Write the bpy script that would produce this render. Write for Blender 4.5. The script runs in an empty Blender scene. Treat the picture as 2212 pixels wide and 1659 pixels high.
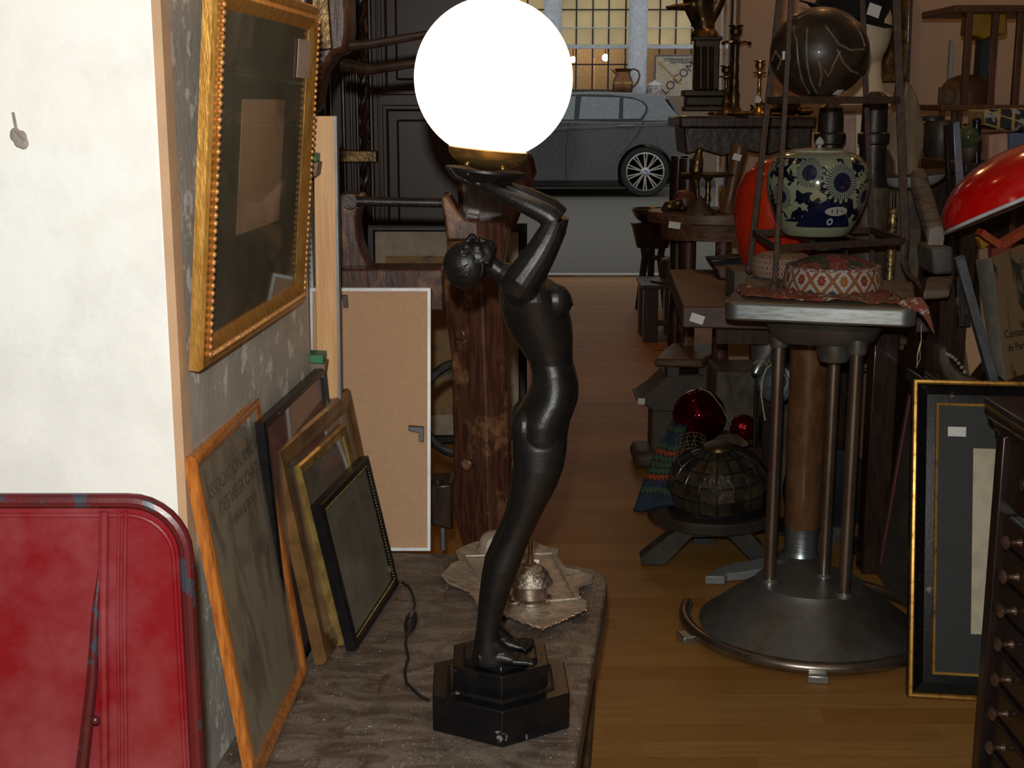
import bpy, math, random
from mathutils import Vector, Matrix
R_ = random.Random(7)
C = bpy.context.scene.collection
W, H, F = 2212, 1659, 2900.0
PITCH = math.atan(609/2900.0); CP, SP = math.cos(PITCH), math.sin(PITCH)
HC = 1.15
def ray(px, py):
    x = (px-1106)/F; u = (829-py)/F
    return Vector((x, CP+u*SP, -SP+u*CP))
def P(px, py, Y):
    r = ray(px, py); return Vector((0,0,HC)) + r*(Y/r.y)
def PZ(px, py, z):
    r = ray(px, py); return Vector((0,0,HC)) + r*((z-HC)/r.z)
def mpp(py, Y): return (Y/ray(1106,py).y)/F
V = Vector
# ---------------------------------------------------------------- materials
class E:
    nt = None
    def __init__(s, sock): s.s = sock
    @staticmethod
    def m(op, *a):
        n = E.nt.nodes.new('ShaderNodeMath'); n.operation = op
        for i, v in enumerate(a):
            if isinstance(v, E): E.nt.links.new(v.s, n.inputs[i])
            else: n.inputs[i].default_value = v
        return E(n.outputs[0])
    def __add__(a,b): return E.m('ADD',a,b)
    def __radd__(a,b): return E.m('ADD',b,a)
    def __sub__(a,b): return E.m('SUBTRACT',a,b)
    def __rsub__(a,b): return E.m('SUBTRACT',b,a)
    def __mul__(a,b): return E.m('MULTIPLY',a,b)
    def __rmul__(a,b): return E.m('MULTIPLY',b,a)
    def __truediv__(a,b): return E.m('DIVIDE',a,b)
    def lt(a,b): return E.m('LESS_THAN',a,b)
    def gt(a,b): return E.m('GREATER_THAN',a,b)
    def abs(a): return E.m('ABSOLUTE',a)
    def sin(a): return E.m('SINE',a)
    def cos(a): return E.m('COSINE',a)
    def sqrt(a): return E.m('SQRT',a)
    def fr(a): return E.m('FRACT',a)
    def fl(a): return E.m('FLOOR',a)
    def at2(a,b): return E.m('ARCTAN2',a,b)
    def min(a,b): return E.m('MINIMUM',a,b)
    def max(a,b): return E.m('MAXIMUM',a,b)
def node(t, **k):
    n = E.nt.nodes.new(t)
    for a, b in k.items(): setattr(n, a, b)
    return n
def lk(a, b): E.nt.links.new(a, b)
def coords():
    tc = node('ShaderNodeTexCoord'); sp = node('ShaderNodeSeparateXYZ'); lk(tc.outputs['Object'], sp.inputs[0])
    return E(sp.outputs[0]), E(sp.outputs[1]), E(sp.outputs[2])
def noise(scale, detail=5, vec=(1,1,1), rough=.6, dist=0):
    tc = node('ShaderNodeTexCoord'); mp = node('ShaderNodeMapping'); mp.inputs['Scale'].default_value = vec
    lk(tc.outputs['Object'], mp.inputs[0]); n = node('ShaderNodeTexNoise')
    n.inputs['Scale'].default_value = scale; n.inputs['Detail'].default_value = detail
    n.inputs['Roughness'].default_value = rough; n.inputs['Distortion'].default_value = dist
    lk(mp.outputs[0], n.inputs['Vector']); return E(n.outputs[0])
def ramp(e, lo, hi):
    n = node('ShaderNodeMapRange'); lk(e.s, n.inputs[0]); n.inputs[1].default_value = lo; n.inputs[2].default_value = hi
    return E(n.outputs[0])
def c4(c): return (c[0], c[1], c[2], 1)
def mix(fac, a, b):
    n = node('ShaderNodeMix', data_type='RGBA')
    lk(fac.s, n.inputs[0]) if isinstance(fac, E) else setattr(n.inputs[0], 'default_value', fac)
    for i, v in ((6,a),(7,b)):
        if isinstance(v, (tuple, list)): n.inputs[i].default_value = c4(v)
        else: lk(v, n.inputs[i])
    return n.outputs[2]
MATS = {}
def newmat(name):
    m = bpy.data.materials.new(name); m.use_nodes = True; E.nt = m.node_tree
    b = m.node_tree.nodes['Principled BSDF']; MATS[name] = m
    return m, b
def s2l(c): return tuple(((v/255+.055)/1.055)**2.4 if v > 10 else v/255/12.92 for v in c)
def M(name, c1, c2=None, r=.5, metal=0, sc=25, vec=(1,1,1), lo=.42, hi=.6, det=6, bump=0, bsc=None, bvec=None, coat=0, spec=.5, dist=0, c3=None, sc3=4, lo3=.5, hi3=.6, rvar=0):
    if name in MATS: return MATS[name]
    m, b = newmat(name)
    b.inputs['Roughness'].default_value = r; b.inputs['Metallic'].default_value = metal
    b.inputs['Coat Weight'].default_value = coat; b.inputs['Coat Roughness'].default_value = .08
    b.inputs['Specular IOR Level'].default_value = spec
    if c2 is None: c2 = tuple(x*.8 for x in c1)
    n = noise(sc, det, vec, .6, dist); f = ramp(n, lo, hi); col = mix(f, c1, c2)
    if c3: col = mix(ramp(noise(sc3, 5, (1,1,1), .65), lo3, hi3), col, c3)
    lk(col, b.inputs['Base Color'])
    if rvar: lk((f*rvar + (r-rvar/2)).s, b.inputs['Roughness'])
    if bump:
        bn = node('ShaderNodeBump'); bn.inputs['Strength'].default_value = bump; bn.inputs['Distance'].default_value = .003
        lk(noise(bsc or sc, 5, bvec or vec).s, bn.inputs['Height']); lk(bn.outputs[0], b.inputs['Normal'])
    return m
def emit(name, col, st):
    m, b = newmat(name); b.inputs['Base Color'].default_value = c4(col)
    b.inputs['Emission Color'].default_value = c4(col); b.inputs['Emission Strength'].default_value = st
    return m
def glass_mat(name, tint=(1,1,1), rough=.02, refl=1.0, dust=0):
    m, b = newmat(name); nt = m.node_tree; out = nt.nodes['Material Output']; nt.nodes.remove(b)
    tr = node('ShaderNodeBsdfTransparent'); tr.inputs[0].default_value = c4(tint)
    gl = node('ShaderNodeBsdfGlossy'); gl.inputs['Roughness'].default_value = rough
    fr = node('ShaderNodeFresnel'); fr.inputs[0].default_value = 1.5
    mx = node('ShaderNodeMixShader'); lk((E(fr.outputs[0])*refl).s, mx.inputs[0]); lk(tr.outputs[0], mx.inputs[1]); lk(gl.outputs[0], mx.inputs[2])
    if dust:
        df = node('ShaderNodeBsdfDiffuse'); df.inputs[0].default_value=(.55,.50,.42,1); m2 = node('ShaderNodeMixShader'); lk((ramp(noise(12,5),.3,.75)*dust+dust*.5).s, m2.inputs[0]); lk(mx.outputs[0], m2.inputs[1]); lk(df.outputs[0], m2.inputs[2]); mx = m2
    lk(mx.outputs[0], out.inputs[0]); return m
# ---------------------------------------------------------------- mesh builder
OFF = {}
class MB:
    def __init__(s): s.v = []; s.f = []
    def add(s, vs, fs):
        k = len(s.v); s.v += [V(v) for v in vs]; s.f += [tuple(i+k for i in f) for f in fs]; return s
    def box(s, a, b):
        x0,y0,z0 = a; x1,y1,z1 = b
        return s.add([(x0,y0,z0),(x1,y0,z0),(x1,y1,z0),(x0,y1,z0),(x0,y0,z1),(x1,y0,z1),(x1,y1,z1),(x0,y1,z1)],
                     [(0,3,2,1),(4,5,6,7),(0,1,5,4),(1,2,6,5),(2,3,7,6),(3,0,4,7)])
    def obox(s, c, u, v, w):   # centre, three half vectors
        c,u,v,w = map(V,(c,u,v,w)); p = [c+a*u+b*v+d*w for d in (-1,1) for (a,b) in ((-1,-1),(1,-1),(1,1),(-1,1))]
        return s.add(p, [(0,3,2,1),(4,5,6,7),(0,1,5,4),(1,2,6,5),(2,3,7,6),(3,0,4,7)])
    def bar(s, a, b, w, d=None, side=(0,1,0)):  # beam from a to b, half size w across, d along side
        a,b = V(a),V(b); ax = (b-a); n = ax.normalized(); sd = V(side); sd = (sd - n*sd.dot(n)).normalized(); t = n.cross(sd)
        return s.obox((a+b)/2, t*w, sd*(d or w), ax/2)
    def prism(s, poly, vec):
        poly = [V(p) for p in poly]; vec = V(vec); n = len(poly)
        return s.add(poly+[p+vec for p in poly], [tuple(range(n-1,-1,-1)), tuple(range(n,2*n))]+[(i,(i+1)%n,(i+1)%n+n,i+n) for i in range(n)])
    def pp(s, pts, Y, th):     # outline at depth Y with thickness th
        return s.prism([P(x,y,Y) for x,y in pts], (0,th,0))
    def rings(s, rs, cap=True, closed=False):
        n = len(rs[0]); vs = [p for r in rs for p in r]; fs = []
        m = len(rs)
        for j in range(m if closed else m-1):
            for i in range(n):
                a=j*n+i; b=j*n+(i+1)%n; c=((j+1)%m)*n+(i+1)%n; d=((j+1)%m)*n+i; fs.append((a,b,c,d))
        if cap and not closed: fs += [tuple(range(n-1,-1,-1)), tuple(range((m-1)*n, m*n))]
        return s.add(vs, fs)
    def tube(s, path, rad, seg=12, closed=False, flat=None):
        path = [V(p) for p in path]; n = len(path)
        if not isinstance(rad, (list,tuple)): rad = [rad]*n
        T = []
        for i in range(n):
            a = path[(i-1)%n] if closed else path[max(i-1,0)]; b = path[(i+1)%n] if closed else path[min(i+1,n-1)]
            T.append((b-a).normalized())
        u = T[0].orthogonal().normalized(); rs = []
        if flat is not None:
            f = V(flat); u = (f - T[0]*f.dot(T[0])).normalized()
        for i in range(n):
            u = (u - T[i]*u.dot(T[i])).normalized(); w = T[i].cross(u); r = rad[i]
            ra, rb = (r if isinstance(r,(list,tuple)) else (r,r))
            rs.append([path[i]+u*math.cos(t)*ra+w*math.sin(t)*rb for t in [2*math.pi*k/seg for k in range(seg)]])
        return s.rings(rs, True, closed)
    def lathe(s, prof, c=(0,0,0), seg=32, axis=(0,0,1), sx=1, sy=1):  # prof (r, h) bottom to top
        ax = V(axis).normalized(); u = V((1,0,0)) if abs(ax.x)<.9 else V((0,1,0)); u = (u-ax*u.dot(ax)).normalized(); w = ax.cross(u); c = V(c)
        rs = [[c+ax*h+u*math.cos(t)*max(r,1e-4)*sx+w*math.sin(t)*max(r,1e-4)*sy for t in [2*math.pi*k/seg for k in range(seg)]] for r,h in prof]
        return s.rings(rs)
    def lp(s, cx, prof, Y, seg=32, sy=1):  # prof [(py, half width px)] at depth Y, vertical axis
        py0 = prof[-1][0]; base = P(cx, py0, Y)
        pr = [(hw*mpp(py,Y), P(cx,py,Y).z) for py,hw in prof]; pr.sort(key=lambda t:0)
        return s.lathe(pr[::-1], (base.x, Y, 0), seg, sy=sy)
    def ell(s, c, r, seg=20, rings=12, rot=None):
        c = V(c); r = (r,r,r) if not isinstance(r,(tuple,list)) else r; rs = []
        for j in range(rings+1):
            a = -math.pi/2+math.pi*j/rings; a = max(min(a,math.pi/2-.02),-math.pi/2+.02)
            ring = []
            for k in range(seg):
                t = 2*math.pi*k/seg; p = V((r[0]*math.cos(a)*math.cos(t), r[1]*math.cos(a)*math.sin(t), r[2]*math.sin(a)))
                if rot is not None: p = rot @ p
                ring.append(c+p)
            rs.append(ring)
        return s.rings(rs)
    def xf(s, k, M4):
        for i in range(k, len(s.v)): s.v[i] = M4 @ s.v[i]
        return s
    def _mesh(s, name, off, ang):
        me = bpy.data.meshes.new(name); me.from_pydata([tuple(v-off) for v in s.v], [], s.f)
        me.validate(); 
        me.polygons.foreach_set('use_smooth', [True]*len(me.polygons)); me.set_sharp_from_angle(angle=math.radians(ang)); me.update()
        import bmesh
        bm = bmesh.new(); bm.from_mesh(me); bmesh.ops.recalc_face_normals(bm, faces=bm.faces); bm.to_mesh(me); bm.free()
        return me
    def build(s, name, mat, parent=None, bevel=0, ang=35, seg=2):
        off = OFF[parent.name] if parent is not None else s.base()
        o = bpy.data.objects.new(name, s._mesh(name, off, ang)); C.objects.link(o); o.data.materials.append(mat)
        if parent is not None: o.parent = parent
        else: o.location = off
        OFF[o.name] = off
        if bevel:
            b = o.modifiers.new('bevel','BEVEL'); b.width = bevel; b.segments = seg; b.limit_method = 'ANGLE'; b.angle_limit = math.radians(40); b.harden_normals = False
        return o
    def base(s):
        xs=[v.x for v in s.v]; ys=[v.y for v in s.v]; zs=[v.z for v in s.v]
        return V(((min(xs)+max(xs))/2,(min(ys)+max(ys))/2,min(zs)))
    def top(s, name, mat, label, cat, group=None, **k):
        o = s.build(name, mat, None, **k); o['label']=label; o['category']=cat
        if group: o['group']=group
        return o
def thing(name, label, cat, loc, group=None):
    o = bpy.data.objects.new(name, None); C.objects.link(o); o.location = loc; o.empty_display_size=.05
    o['label']=label; o['category']=cat
    if group: o['group']=group
    OFF[o.name] = V(loc); return o
def attach(o, parent, name):
    im = Matrix.LocRotScale(parent.location, parent.rotation_euler, None).inverted()
    o.location = im @ o.location; o.rotation_euler = im.to_euler()
    o.parent = parent; o.name = name
    for q in ('label','category'):
        if q in o: del o[q]
    o['label'] = 'small white price sticker'; return o
def struct(mb, name, mat, **k):
    o = mb.build(name, mat, None, **k); o['kind']='structure'; return o
def blob(mb, vox, smooth=6):
    """fuse overlapping closed shapes into one continuous surface"""
    me = bpy.data.meshes.new('tmp'); me.from_pydata([tuple(v) for v in mb.v], [], mb.f); me.validate()
    import bmesh
    bm = bmesh.new(); bm.from_mesh(me); bmesh.ops.recalc_face_normals(bm, faces=bm.faces); bm.to_mesh(me); bm.free()
    o = bpy.data.objects.new('tmp', me); C.objects.link(o)
    m = o.modifiers.new('r','REMESH'); m.mode='VOXEL'; m.voxel_size=vox
    if smooth:
        q = o.modifiers.new('s','SMOOTH'); q.iterations=smooth; q.factor=.5
    dg = bpy.context.evaluated_depsgraph_get(); me2 = bpy.data.meshes.new_from_object(o.evaluated_get(dg))
    r = MB(); r.v = [v.co.copy() for v in me2.vertices]; r.f = [tuple(p.vertices) for p in me2.polygons]
    bpy.data.objects.remove(o); bpy.data.meshes.remove(me2); return r
def text(mb, s, origin, u, v, n, size, ext=.0003, align='LEFT'):
    """raised lettering as mesh; u reading direction, v up, n outwards"""
    cu = bpy.data.curves.new('t','FONT'); cu.body = s; cu.size = size; cu.extrude = ext; cu.align_x = align
    o = bpy.data.objects.new('t', cu); C.objects.link(o); dg = bpy.context.evaluated_depsgraph_get()
    me = bpy.data.meshes.new_from_object(o.evaluated_get(dg)); u,v,n,og = V(u).normalized(),V(v).normalized(),V(n).normalized(),V(origin)
    mb.add([og+u*q.co.x+v*q.co.y+n*q.co.z for q in me.vertices], [tuple(p.vertices) for p in me.polygons])
    bpy.data.objects.remove(o); bpy.data.curves.remove(cu); return mb
def sweep_frame(mb, BL, U, Vv, w, h, N, prof):
    """mitred moulding: prof = [(inset, height)] closed loop"""
    rs = []
    for cx, cy, sx, sy in ((0,0,1,1),(w,0,-1,1),(w,h,-1,-1),(0,h,1,-1)):
        rs.append([BL+U*(cx+sx*i)+Vv*(cy+sy*i)+N*z for i,z in prof])
    mb.rings(rs, True, True); return mb
def frame_axes(BL, BR, TL):
    U = (BR-BL); w = U.length; U.normalize(); v = TL-BL; v = v-U*v.dot(U); h = v.length; v.normalize(); return U, v, U.cross(v), w, h
def quad(mb, BL, U, Vv, N, x0, y0, x1, y1, z0, z1):
    c = BL+U*(x0+x1)/2+Vv*(y0+y1)/2+N*(z0+z1)/2
    return mb.obox(c, U*(x1-x0)/2, Vv*(y1-y0)/2, N*(z1-z0)/2)
# ---------------------------------------------------------------- materials used
PLASTER = M('plaster', (.90,.90,.87), (.82,.82,.79), r=.75, sc=9, bump=.35, bsc=60, c3=(.90,.91,.89), sc3=5)
PLASTER_OLD = M('worn_plaster', (.50,.47,.42), (.40,.38,.34), r=.35, sc=8, bump=.4, bsc=70, bvec=(1,1,1), c3=(.78,.76,.70), sc3=26, lo3=.565, hi3=.61, spec=.6)
TANWALL = M('tan_wall', (.56,.41,.31), (.52,.38,.29), r=.7, sc=3, bump=.05, bsc=80)
WHITEWALL = M('white_wall', (.75,.76,.74), r=.7)
CEIL = M('ceiling_paint', (.30,.27,.22), r=.85)
REARW = M('dark_shop_wall', (.07,.05,.035), (.05,.035,.025), r=.8, sc=3)
GILT = M('gilt', (.80,.43,.10), (.62,.30,.06), r=.36, metal=.75, sc=90, vec=(1,1,.25), bump=.3, bsc=120)
GILT_R = M('gilt_worn', (.55,.25,.10), (.75,.42,.14), r=.4, metal=.6, sc=120, bump=.5, bsc=150)
ORWOOD = M('orange_varnished_wood', (.55,.19,.035), (.34,.10,.02), r=.3, sc=45, vec=(4,4,.5), coat=.5, bump=.15)
DKWOOD = M('dark_wood', (.045,.021,.012), (.020,.010,.007), r=.35, sc=20, vec=(3,3,.6), coat=.3, bump=.2)
REDWOOD = M('reddish_brown_wood', (.105,.040,.022), (.048,.018,.012), r=.36, sc=22, vec=(6,6,.7), coat=.25, bump=.6, c3=(.27,.135,.06), sc3=11, lo3=.54, hi3=.66)
DUSTWOOD = M('dusty_wood', (.105,.078,.050), (.05,.034,.022), r=.6, sc=16, vec=(2,2,1), bump=.4, c3=(.17,.135,.095), sc3=9, lo3=.45, hi3=.7)
BRNWOOD = M('brown_wood', (.16,.075,.035), (.085,.038,.018), r=.45, sc=18, vec=(1,4,4), bump=.3)
PALEWOOD = M('pale_beige_wood', (.27,.185,.115), (.17,.105,.06), r=.5, sc=10, vec=(3,3,.7))
PINE = M('pine', (.72,.42,.19), (.60,.31,.12), r=.45, sc=14, vec=(9,9,.35), lo=.4, hi=.62, dist=.6)
BLACK = M('black_satin', (.0045,.0045,.005), (.007,.0065,.006), r=.41, sc=60, bump=.12, bsc=220, spec=.42)
BLACKP = M('black_lacquer', (.004,.004,.005), (.007,.007,.007), r=.34, sc=40, bump=.1, bsc=150, c3=(.22,.20,.17), sc3=34, lo3=.655, hi3=.70, spec=.38)
BLKPLAS = M('black_plastic', (.012,.012,.014), r=.25)
IRON = M('dark_iron', (.035,.032,.032), (.06,.05,.045), r=.4, metal=.6, sc=60, bump=.3, bsc=120)
RUST = M('rusty_iron', (.085,.045,.028), (.045,.03,.024), r=.6, metal=.3, sc=70, bump=.5, bsc=140)
ALU = M('brushed_aluminium', (.50,.57,.60), (.40,.46,.48), r=.33, metal=.9, sc=30, vec=(1,1,8), lo=.35, hi=.7, rvar=.15)
ALUD = M('dusty_cast_metal', (.25,.26,.25), (.17,.165,.15), r=.40, metal=.7, sc=7, lo=.4, hi=.65, c3=(.14,.125,.105), sc3=5)
STEEL = M('worn_steel_tube', (.36,.31,.26), (.27,.21,.17), r=.3, metal=.9, sc=16, vec=(1,1,.5))
WHITEM = M('white_aluminium', (.80,.82,.84), r=.35)
BRASS = M('brass', (.62,.40,.14), (.50,.30,.10), r=.25, metal=.9, sc=30)
OLDBRASS = M('aged_brass', (.24,.15,.06), (.10,.065,.035), r=.32, metal=.8, sc=45, bump=.4, bsc=80)
BRONZE = M('bronze', (.14,.085,.035), (.045,.030,.018), r=.32, metal=.7, sc=25, bump=.3, bsc=60)
SILVER = M('tarnished_silver', (.56,.46,.36), (.36,.29,.23), r=.42, metal=.4, sc=45, bump=.9, bsc=120, c3=(.42,.36,.29), sc3=12)
SILVERP = M('polished_silver', (.62,.55,.48), (.42,.36,.30), r=.18, metal=.95, sc=60, bump=.3, bsc=80)
CARD = M('tan_hardboard', (.52,.31,.17), (.46,.27,.145), r=.7, sc=120, lo=.3, hi=.7)
GOLDF = M('gold_paint', (.50,.34,.10), (.32,.20,.06), r=.35, metal=.7, sc=60, vec=(1,1,.5))
BGOLD = M('brown_gold', (.30,.16,.055), (.16,.085,.035), r=.38, metal=.5, sc=20, c3=(.30,.24,.19), sc3=16, lo3=.6, hi3=.66)
DUST = M('dusty_grey_paint', (.32,.28,.24), (.22,.19,.16), r=.7, sc=30)
WHITE = M('white_paper', (.78,.78,.76), (.68,.69,.70), r=.6, sc=90, lo=.55, hi=.7)
PAPER = M('cream_paper', (.60,.53,.40), r=.7)
REDGLOSS = M('red_enamel', (.62,.006,.004), (.56,.004,.003), r=.14, coat=.6)
REDVASE = M('orange_red_lacquer', (.58,.035,.008), (.52,.028,.006), r=.2, coat=.5)
REDMET = M('red_mirror_glass', (.16,.002,.006), r=.06, metal=.85)
REDPAINT = M('worn_red_paint', (.155,.003,.008), (.115,.004,.009), r=.30, sc=6, bump=.15, bsc=30, coat=.2, c3=(.20,.035,.042), sc3=6, lo3=.42, hi3=.62)
REDRIM = M('chipped_red_paint', (.085,.007,.010), (.05,.008,.010), r=.35, sc=14, bump=.4, c3=(.028,.033,.045), sc3=24, lo3=.56, hi3=.58)
GREENP = M('green_paint', (.03,.20,.09), r=.5)
CREAM = M('cream_mannequin', (.82,.66,.46), (.76,.60,.42), r=.6, sc=8)
FELT = M('black_felt', (.008,.008,.009), r=.9, sc=80)
ENAMEL = M('white_enamel', (.62,.66,.70), r=.25, coat=.4)
LEATHER = M('brown_leather', (.09,.055,.035), (.045,.028,.02), r=.5, sc=20, bump=.4)
CARVED = M('dark_carved_hide', (.040,.026,.016), (.016,.011,.008), r=.42, sc=7, bump=.3, bsc=40, coat=.1, dist=1.5)
TERRA = M('grey_dusty_block', (.14,.11,.085), (.10,.08,.06), r=.75, sc=20)
CABLEC = M('cream_cable', (.48,.44,.30), r=.5)
CABLEB = M('black_rubber', (.015,.014,.014), r=.45)
PINKWOOD = M('pinkish_wood', (.45,.24,.17), (.55,.34,.25), r=.6, sc=15, vec=(3,3,.7))
BLUEPAPER = M('blue_cover', (.10,.15,.24), r=.5)
YELLOW = M('yellow_cloth', (.50,.27,.02), (.36,.18,.01), r=.7, sc=12)
GREYPAD = M('dark_grey_card', (.020,.023,.024), (.017,.019,.020), r=.6, sc=30)
GREEN_CARD = M('olive_mat', (.075,.078,.032), (.036,.050,.024), r=.6, sc=5, vec=(1,1,.6), lo=.35, hi=.65)
PURPLE = M('purple_print', (.24,.045,.05), (.13,.035,.065), r=.5, sc=4, lo=.4, hi=.6)
CLEAR = glass_mat('clear_glass', rough=.03, refl=.4, dust=.05)
DGLASS = glass_mat('dusty_glass', (.96,.96,.94), rough=.22, refl=.3, dust=.10)
ROAD = M('asphalt', (.095,.090,.075), (.11,.105,.09), r=.85, sc=50)
CARP = M('grey_blue_car_paint', (.14,.15,.165), r=.22, metal=.45, coat=.8)
TYRE = M('tyre_rubber', (.018,.018,.019), r=.75)
CARG = M('dark_window_glass', (.16,.19,.21), r=.08, spec=.8)
RIM = M('silver_alloy', (.55,.53,.50), r=.3, metal=.6)
STONE = M('pale_painted_column', (.70,.76,.84), r=.6)
DARKVOID = M('dark_stone', (.03,.025,.02), r=.8)

def floor_mat():
    m, b = newmat('laminate_planks'); x,y,z = coords()
    row = (y/.066).fl(); off = E.m('FRACT', row*.618+.13)*1.1
    bx = ((x+off)/.62).fl(); rnd = E.m('FRACT', (row*12.9898+bx*78.233).sin()*43758.5)
    gr = ramp(noise(5,6,(1.6,26,1),.6,.4),.3,.7)
    c = mix(rnd, (.37,.175,.044), (.46,.245,.072)); c = mix(gr*.45, c, (.20,.085,.024))
    ly = ((y/.066).fr()-.5).abs().gt(.478); lx = (((x+off)/.62).fr()-.5).abs().gt(.4975)
    c = mix(ly.max(lx)*.22, c, (.20,.09,.03))
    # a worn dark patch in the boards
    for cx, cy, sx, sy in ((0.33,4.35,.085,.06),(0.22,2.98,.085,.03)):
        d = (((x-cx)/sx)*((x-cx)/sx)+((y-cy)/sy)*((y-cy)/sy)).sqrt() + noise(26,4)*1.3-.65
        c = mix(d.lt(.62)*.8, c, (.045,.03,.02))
    lk(c, b.inputs['Base Color']); b.inputs['Roughness'].default_value=.5; b.inputs['Specular IOR Level'].default_value=.10
    return m
FLOORM = floor_mat()
def tabletop_mat():
    m, b = newmat('dusty_worn_tabletop')
    a = ramp(noise(11,8,(1,2.4,1),.7,1.2),.4,.62); d = ramp(noise(60,4,(2.6,.7,1),.6,.6),.55,.72)
    c = mix(a,(.085,.058,.044),(.21,.165,.13)); c = mix(d*.6,c,(.32,.27,.22)); e = ramp(noise(22,5,(1,.35,1),.6,.8),.62,.7)
    c = mix(e,c,(.10,.05,.035)); sp = ramp(noise(190,1),.74,.77); c = mix(sp,c,(.8,.8,.78))
    lk(c,b.inputs['Base Color']); b.inputs['Roughness'].default_value=.5
    bn = node('ShaderNodeBump'); bn.inputs['Strength'].default_value=.6; bn.inputs['Distance'].default_value=.003; lk(d.s,bn.inputs['Height']); lk(bn.outputs[0],b.inputs['Normal'])
    return m
TABTOP = tabletop_mat()
def frame_print(name, base, ink, sc, lo, hi, vec=(1,1,1), ink2=None):
    return M(name, base, ink, r=.6, sc=sc, lo=lo, hi=hi, vec=vec, det=8, dist=1.0, c3=ink2, sc3=sc*.7, lo3=.58, hi3=.66)
def jar_mat():
    m, b = newmat('blue_and_white_porcelain'); x,y,z = coords()
    ang = x.at2(y*-1.0)   # 0 at the side facing -y
    R = .115; u = ang*R; v = z
    ink = None
    leaf = ramp(noise(46,3,(1,1,1),.5,.4),.495,.51)
    band = v.gt(.035)*v.lt(.172)
    c = mix(leaf*band,(.27,.30,.20),(.004,.006,.022))
    for cx, cz, r0 in ((-.045,.142,.034),(.030,.122,.042),(-.115,.09,.03),(.105,.09,.03)):
        du = u-cx; dv = v-cz; d = (du*du+dv*dv).sqrt(); a = du.at2(dv)
        pet = (a*9.0).cos().abs()*.30+.78
        c = mix((d/r0).lt(pet),c,(.26,.29,.22))
        lines = (a*18.0).cos().abs().lt(.55).max((d/r0).lt(.5))
        c = mix((d/r0).lt(pet*.93)*lines*(d/r0).gt(.1),c,(.010,.016,.045))
        c = mix((d/r0).lt(.2),c,(.006,.008,.03))
    hill = v.lt((u*26.0).cos()*.034+.048)*v.gt(.024)*u.abs().lt(.085)
    c = mix(hill,c,(.006,.009,.04))
    d = (((u-.025)/.030)*((u-.025)/.030)+((v-.060)/.010)*((v-.060)/.010)).sqrt(); c = mix(d.lt(1.0)*d.gt(.55).max(((u*240.0).sin().abs().gt(.3))*d.lt(1.0)),c,(.36,.38,.34))
    d = (((u-.012)/.009)*((u-.012)/.009)+((v-.037)/.008)*((v-.037)/.008)).sqrt(); c = mix(d.lt(1.0)*d.gt(.45),c,(.36,.38,.34))
    lk(c,b.inputs['Base Color']); b.inputs['Roughness'].default_value=.12; b.inputs['Coat Weight'].default_value=.5
    return m
JARM = jar_mat()
def bead_mat(name, hz, R, n=7):
    m, b = newmat(name); x,y,z = coords(); ang = x.at2(y*-1.0); u = (ang/(2*math.pi)*(2*n)); v = z/hz
    # diamond lattice
    pa = u+v*.5; pb = u-v*.5; uu = pa.fr()-.5; vv = pb.fr()-.5; dd = uu.abs().max(vv.abs())
    rnd = E.m('FRACT',(pa.fl()*3.7+pb.fl()*1.3).sin()*91.7)
    inner = mix(rnd.gt(.5),(.26,.03,.02),(.36,.13,.02)); inner = mix(rnd.gt(.8),inner,(.05,.06,.09))
    a = uu.at2(vv); fl = (uu*uu+vv*vv).sqrt().lt((a*4.0).cos().abs()*.09+.20)
    c = mix(dd.gt(.41),(.50,.47,.40),(.20,.03,.02)); c = mix(dd.gt(.455),c,(.36,.14,.03)); c = mix(fl,c,inner)
    c = mix(dd.lt(.05),c,(.45,.25,.04))
    bead = ((u*40.0).sin()*(v*34.0).sin()); c = mix(ramp(bead,-.4,.5)*.35,c,(.05,.02,.015))
    lk(c,b.inputs['Base Color']); b.inputs['Roughness'].default_value=.7
    bn = node('ShaderNodeBump'); bn.inputs['Strength'].default_value=.5; bn.inputs['Distance'].default_value=.001; lk(bead.s,bn.inputs['Height']); lk(bn.outputs[0],b.inputs['Normal'])
    return m
BEAD1 = bead_mat('beaded_diamond_band', .030, .06, 7)
BEAD2 = bead_mat('beaded_small_band', .012, .05, 16)
PATCH = M('embroidered_patchwork', (.22,.045,.03), (.035,.045,.025), r=.8, sc=38, lo=.46, hi=.50, c3=(.50,.42,.32), sc3=150, lo3=.60, hi3=.64)
REDCLOTH = M('faded_red_cloth', (.26,.05,.032), (.15,.065,.03), r=.85, sc=30, c3=(.42,.36,.30), sc3=55, lo3=.56, hi3=.60)
def rug_mat():
    m, b = newmat('striped_kilim'); x,y,z = coords(); s = (z*1.0+noise(6,2)*.012)/.0125; r = E.m('FRACT',s.fl().sin()*57.3)
    c = mix(r.gt(.3),(.02,.035,.06),(.10,.012,.015)); c = mix(r.gt(.6),c,(.04,.09,.05)); c = mix(r.gt(.82),c,(.30,.05,.015))
    zig = ((x*90.0).fr()-.5).abs()*2.0; c = mix(((s.fr()).lt(zig*.5))*r.gt(.4),c,(.02,.02,.03))
    lk(c,b.inputs['Base Color']); b.inputs['Roughness'].default_value=.9; return m
KILIM = rug_mat()
def ink_landscape():
    m, b = newmat('ink_landscape_print'); n = ramp(noise(7,9,(1,1,1.6),.7,.8),.50,.60)
    c = mix(n,(.40,.23,.075),(.045,.035,.022)); lk(c,b.inputs['Base Color']); b.inputs['Roughness'].default_value=.6; return m
INK = ink_landscape()
def leaded_mat():
    m, b = newmat('lit_frosted_pane'); n = ramp(noise(1.4,3),.3,.7)
    c = mix(n,(.36,.27,.14),(.55,.42,.22)); lk(c,b.inputs['Base Color']); lk(c,b.inputs['Emission Color']); b.inputs['Emission Strength'].default_value=.42
    return m
PANE = leaded_mat()
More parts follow.
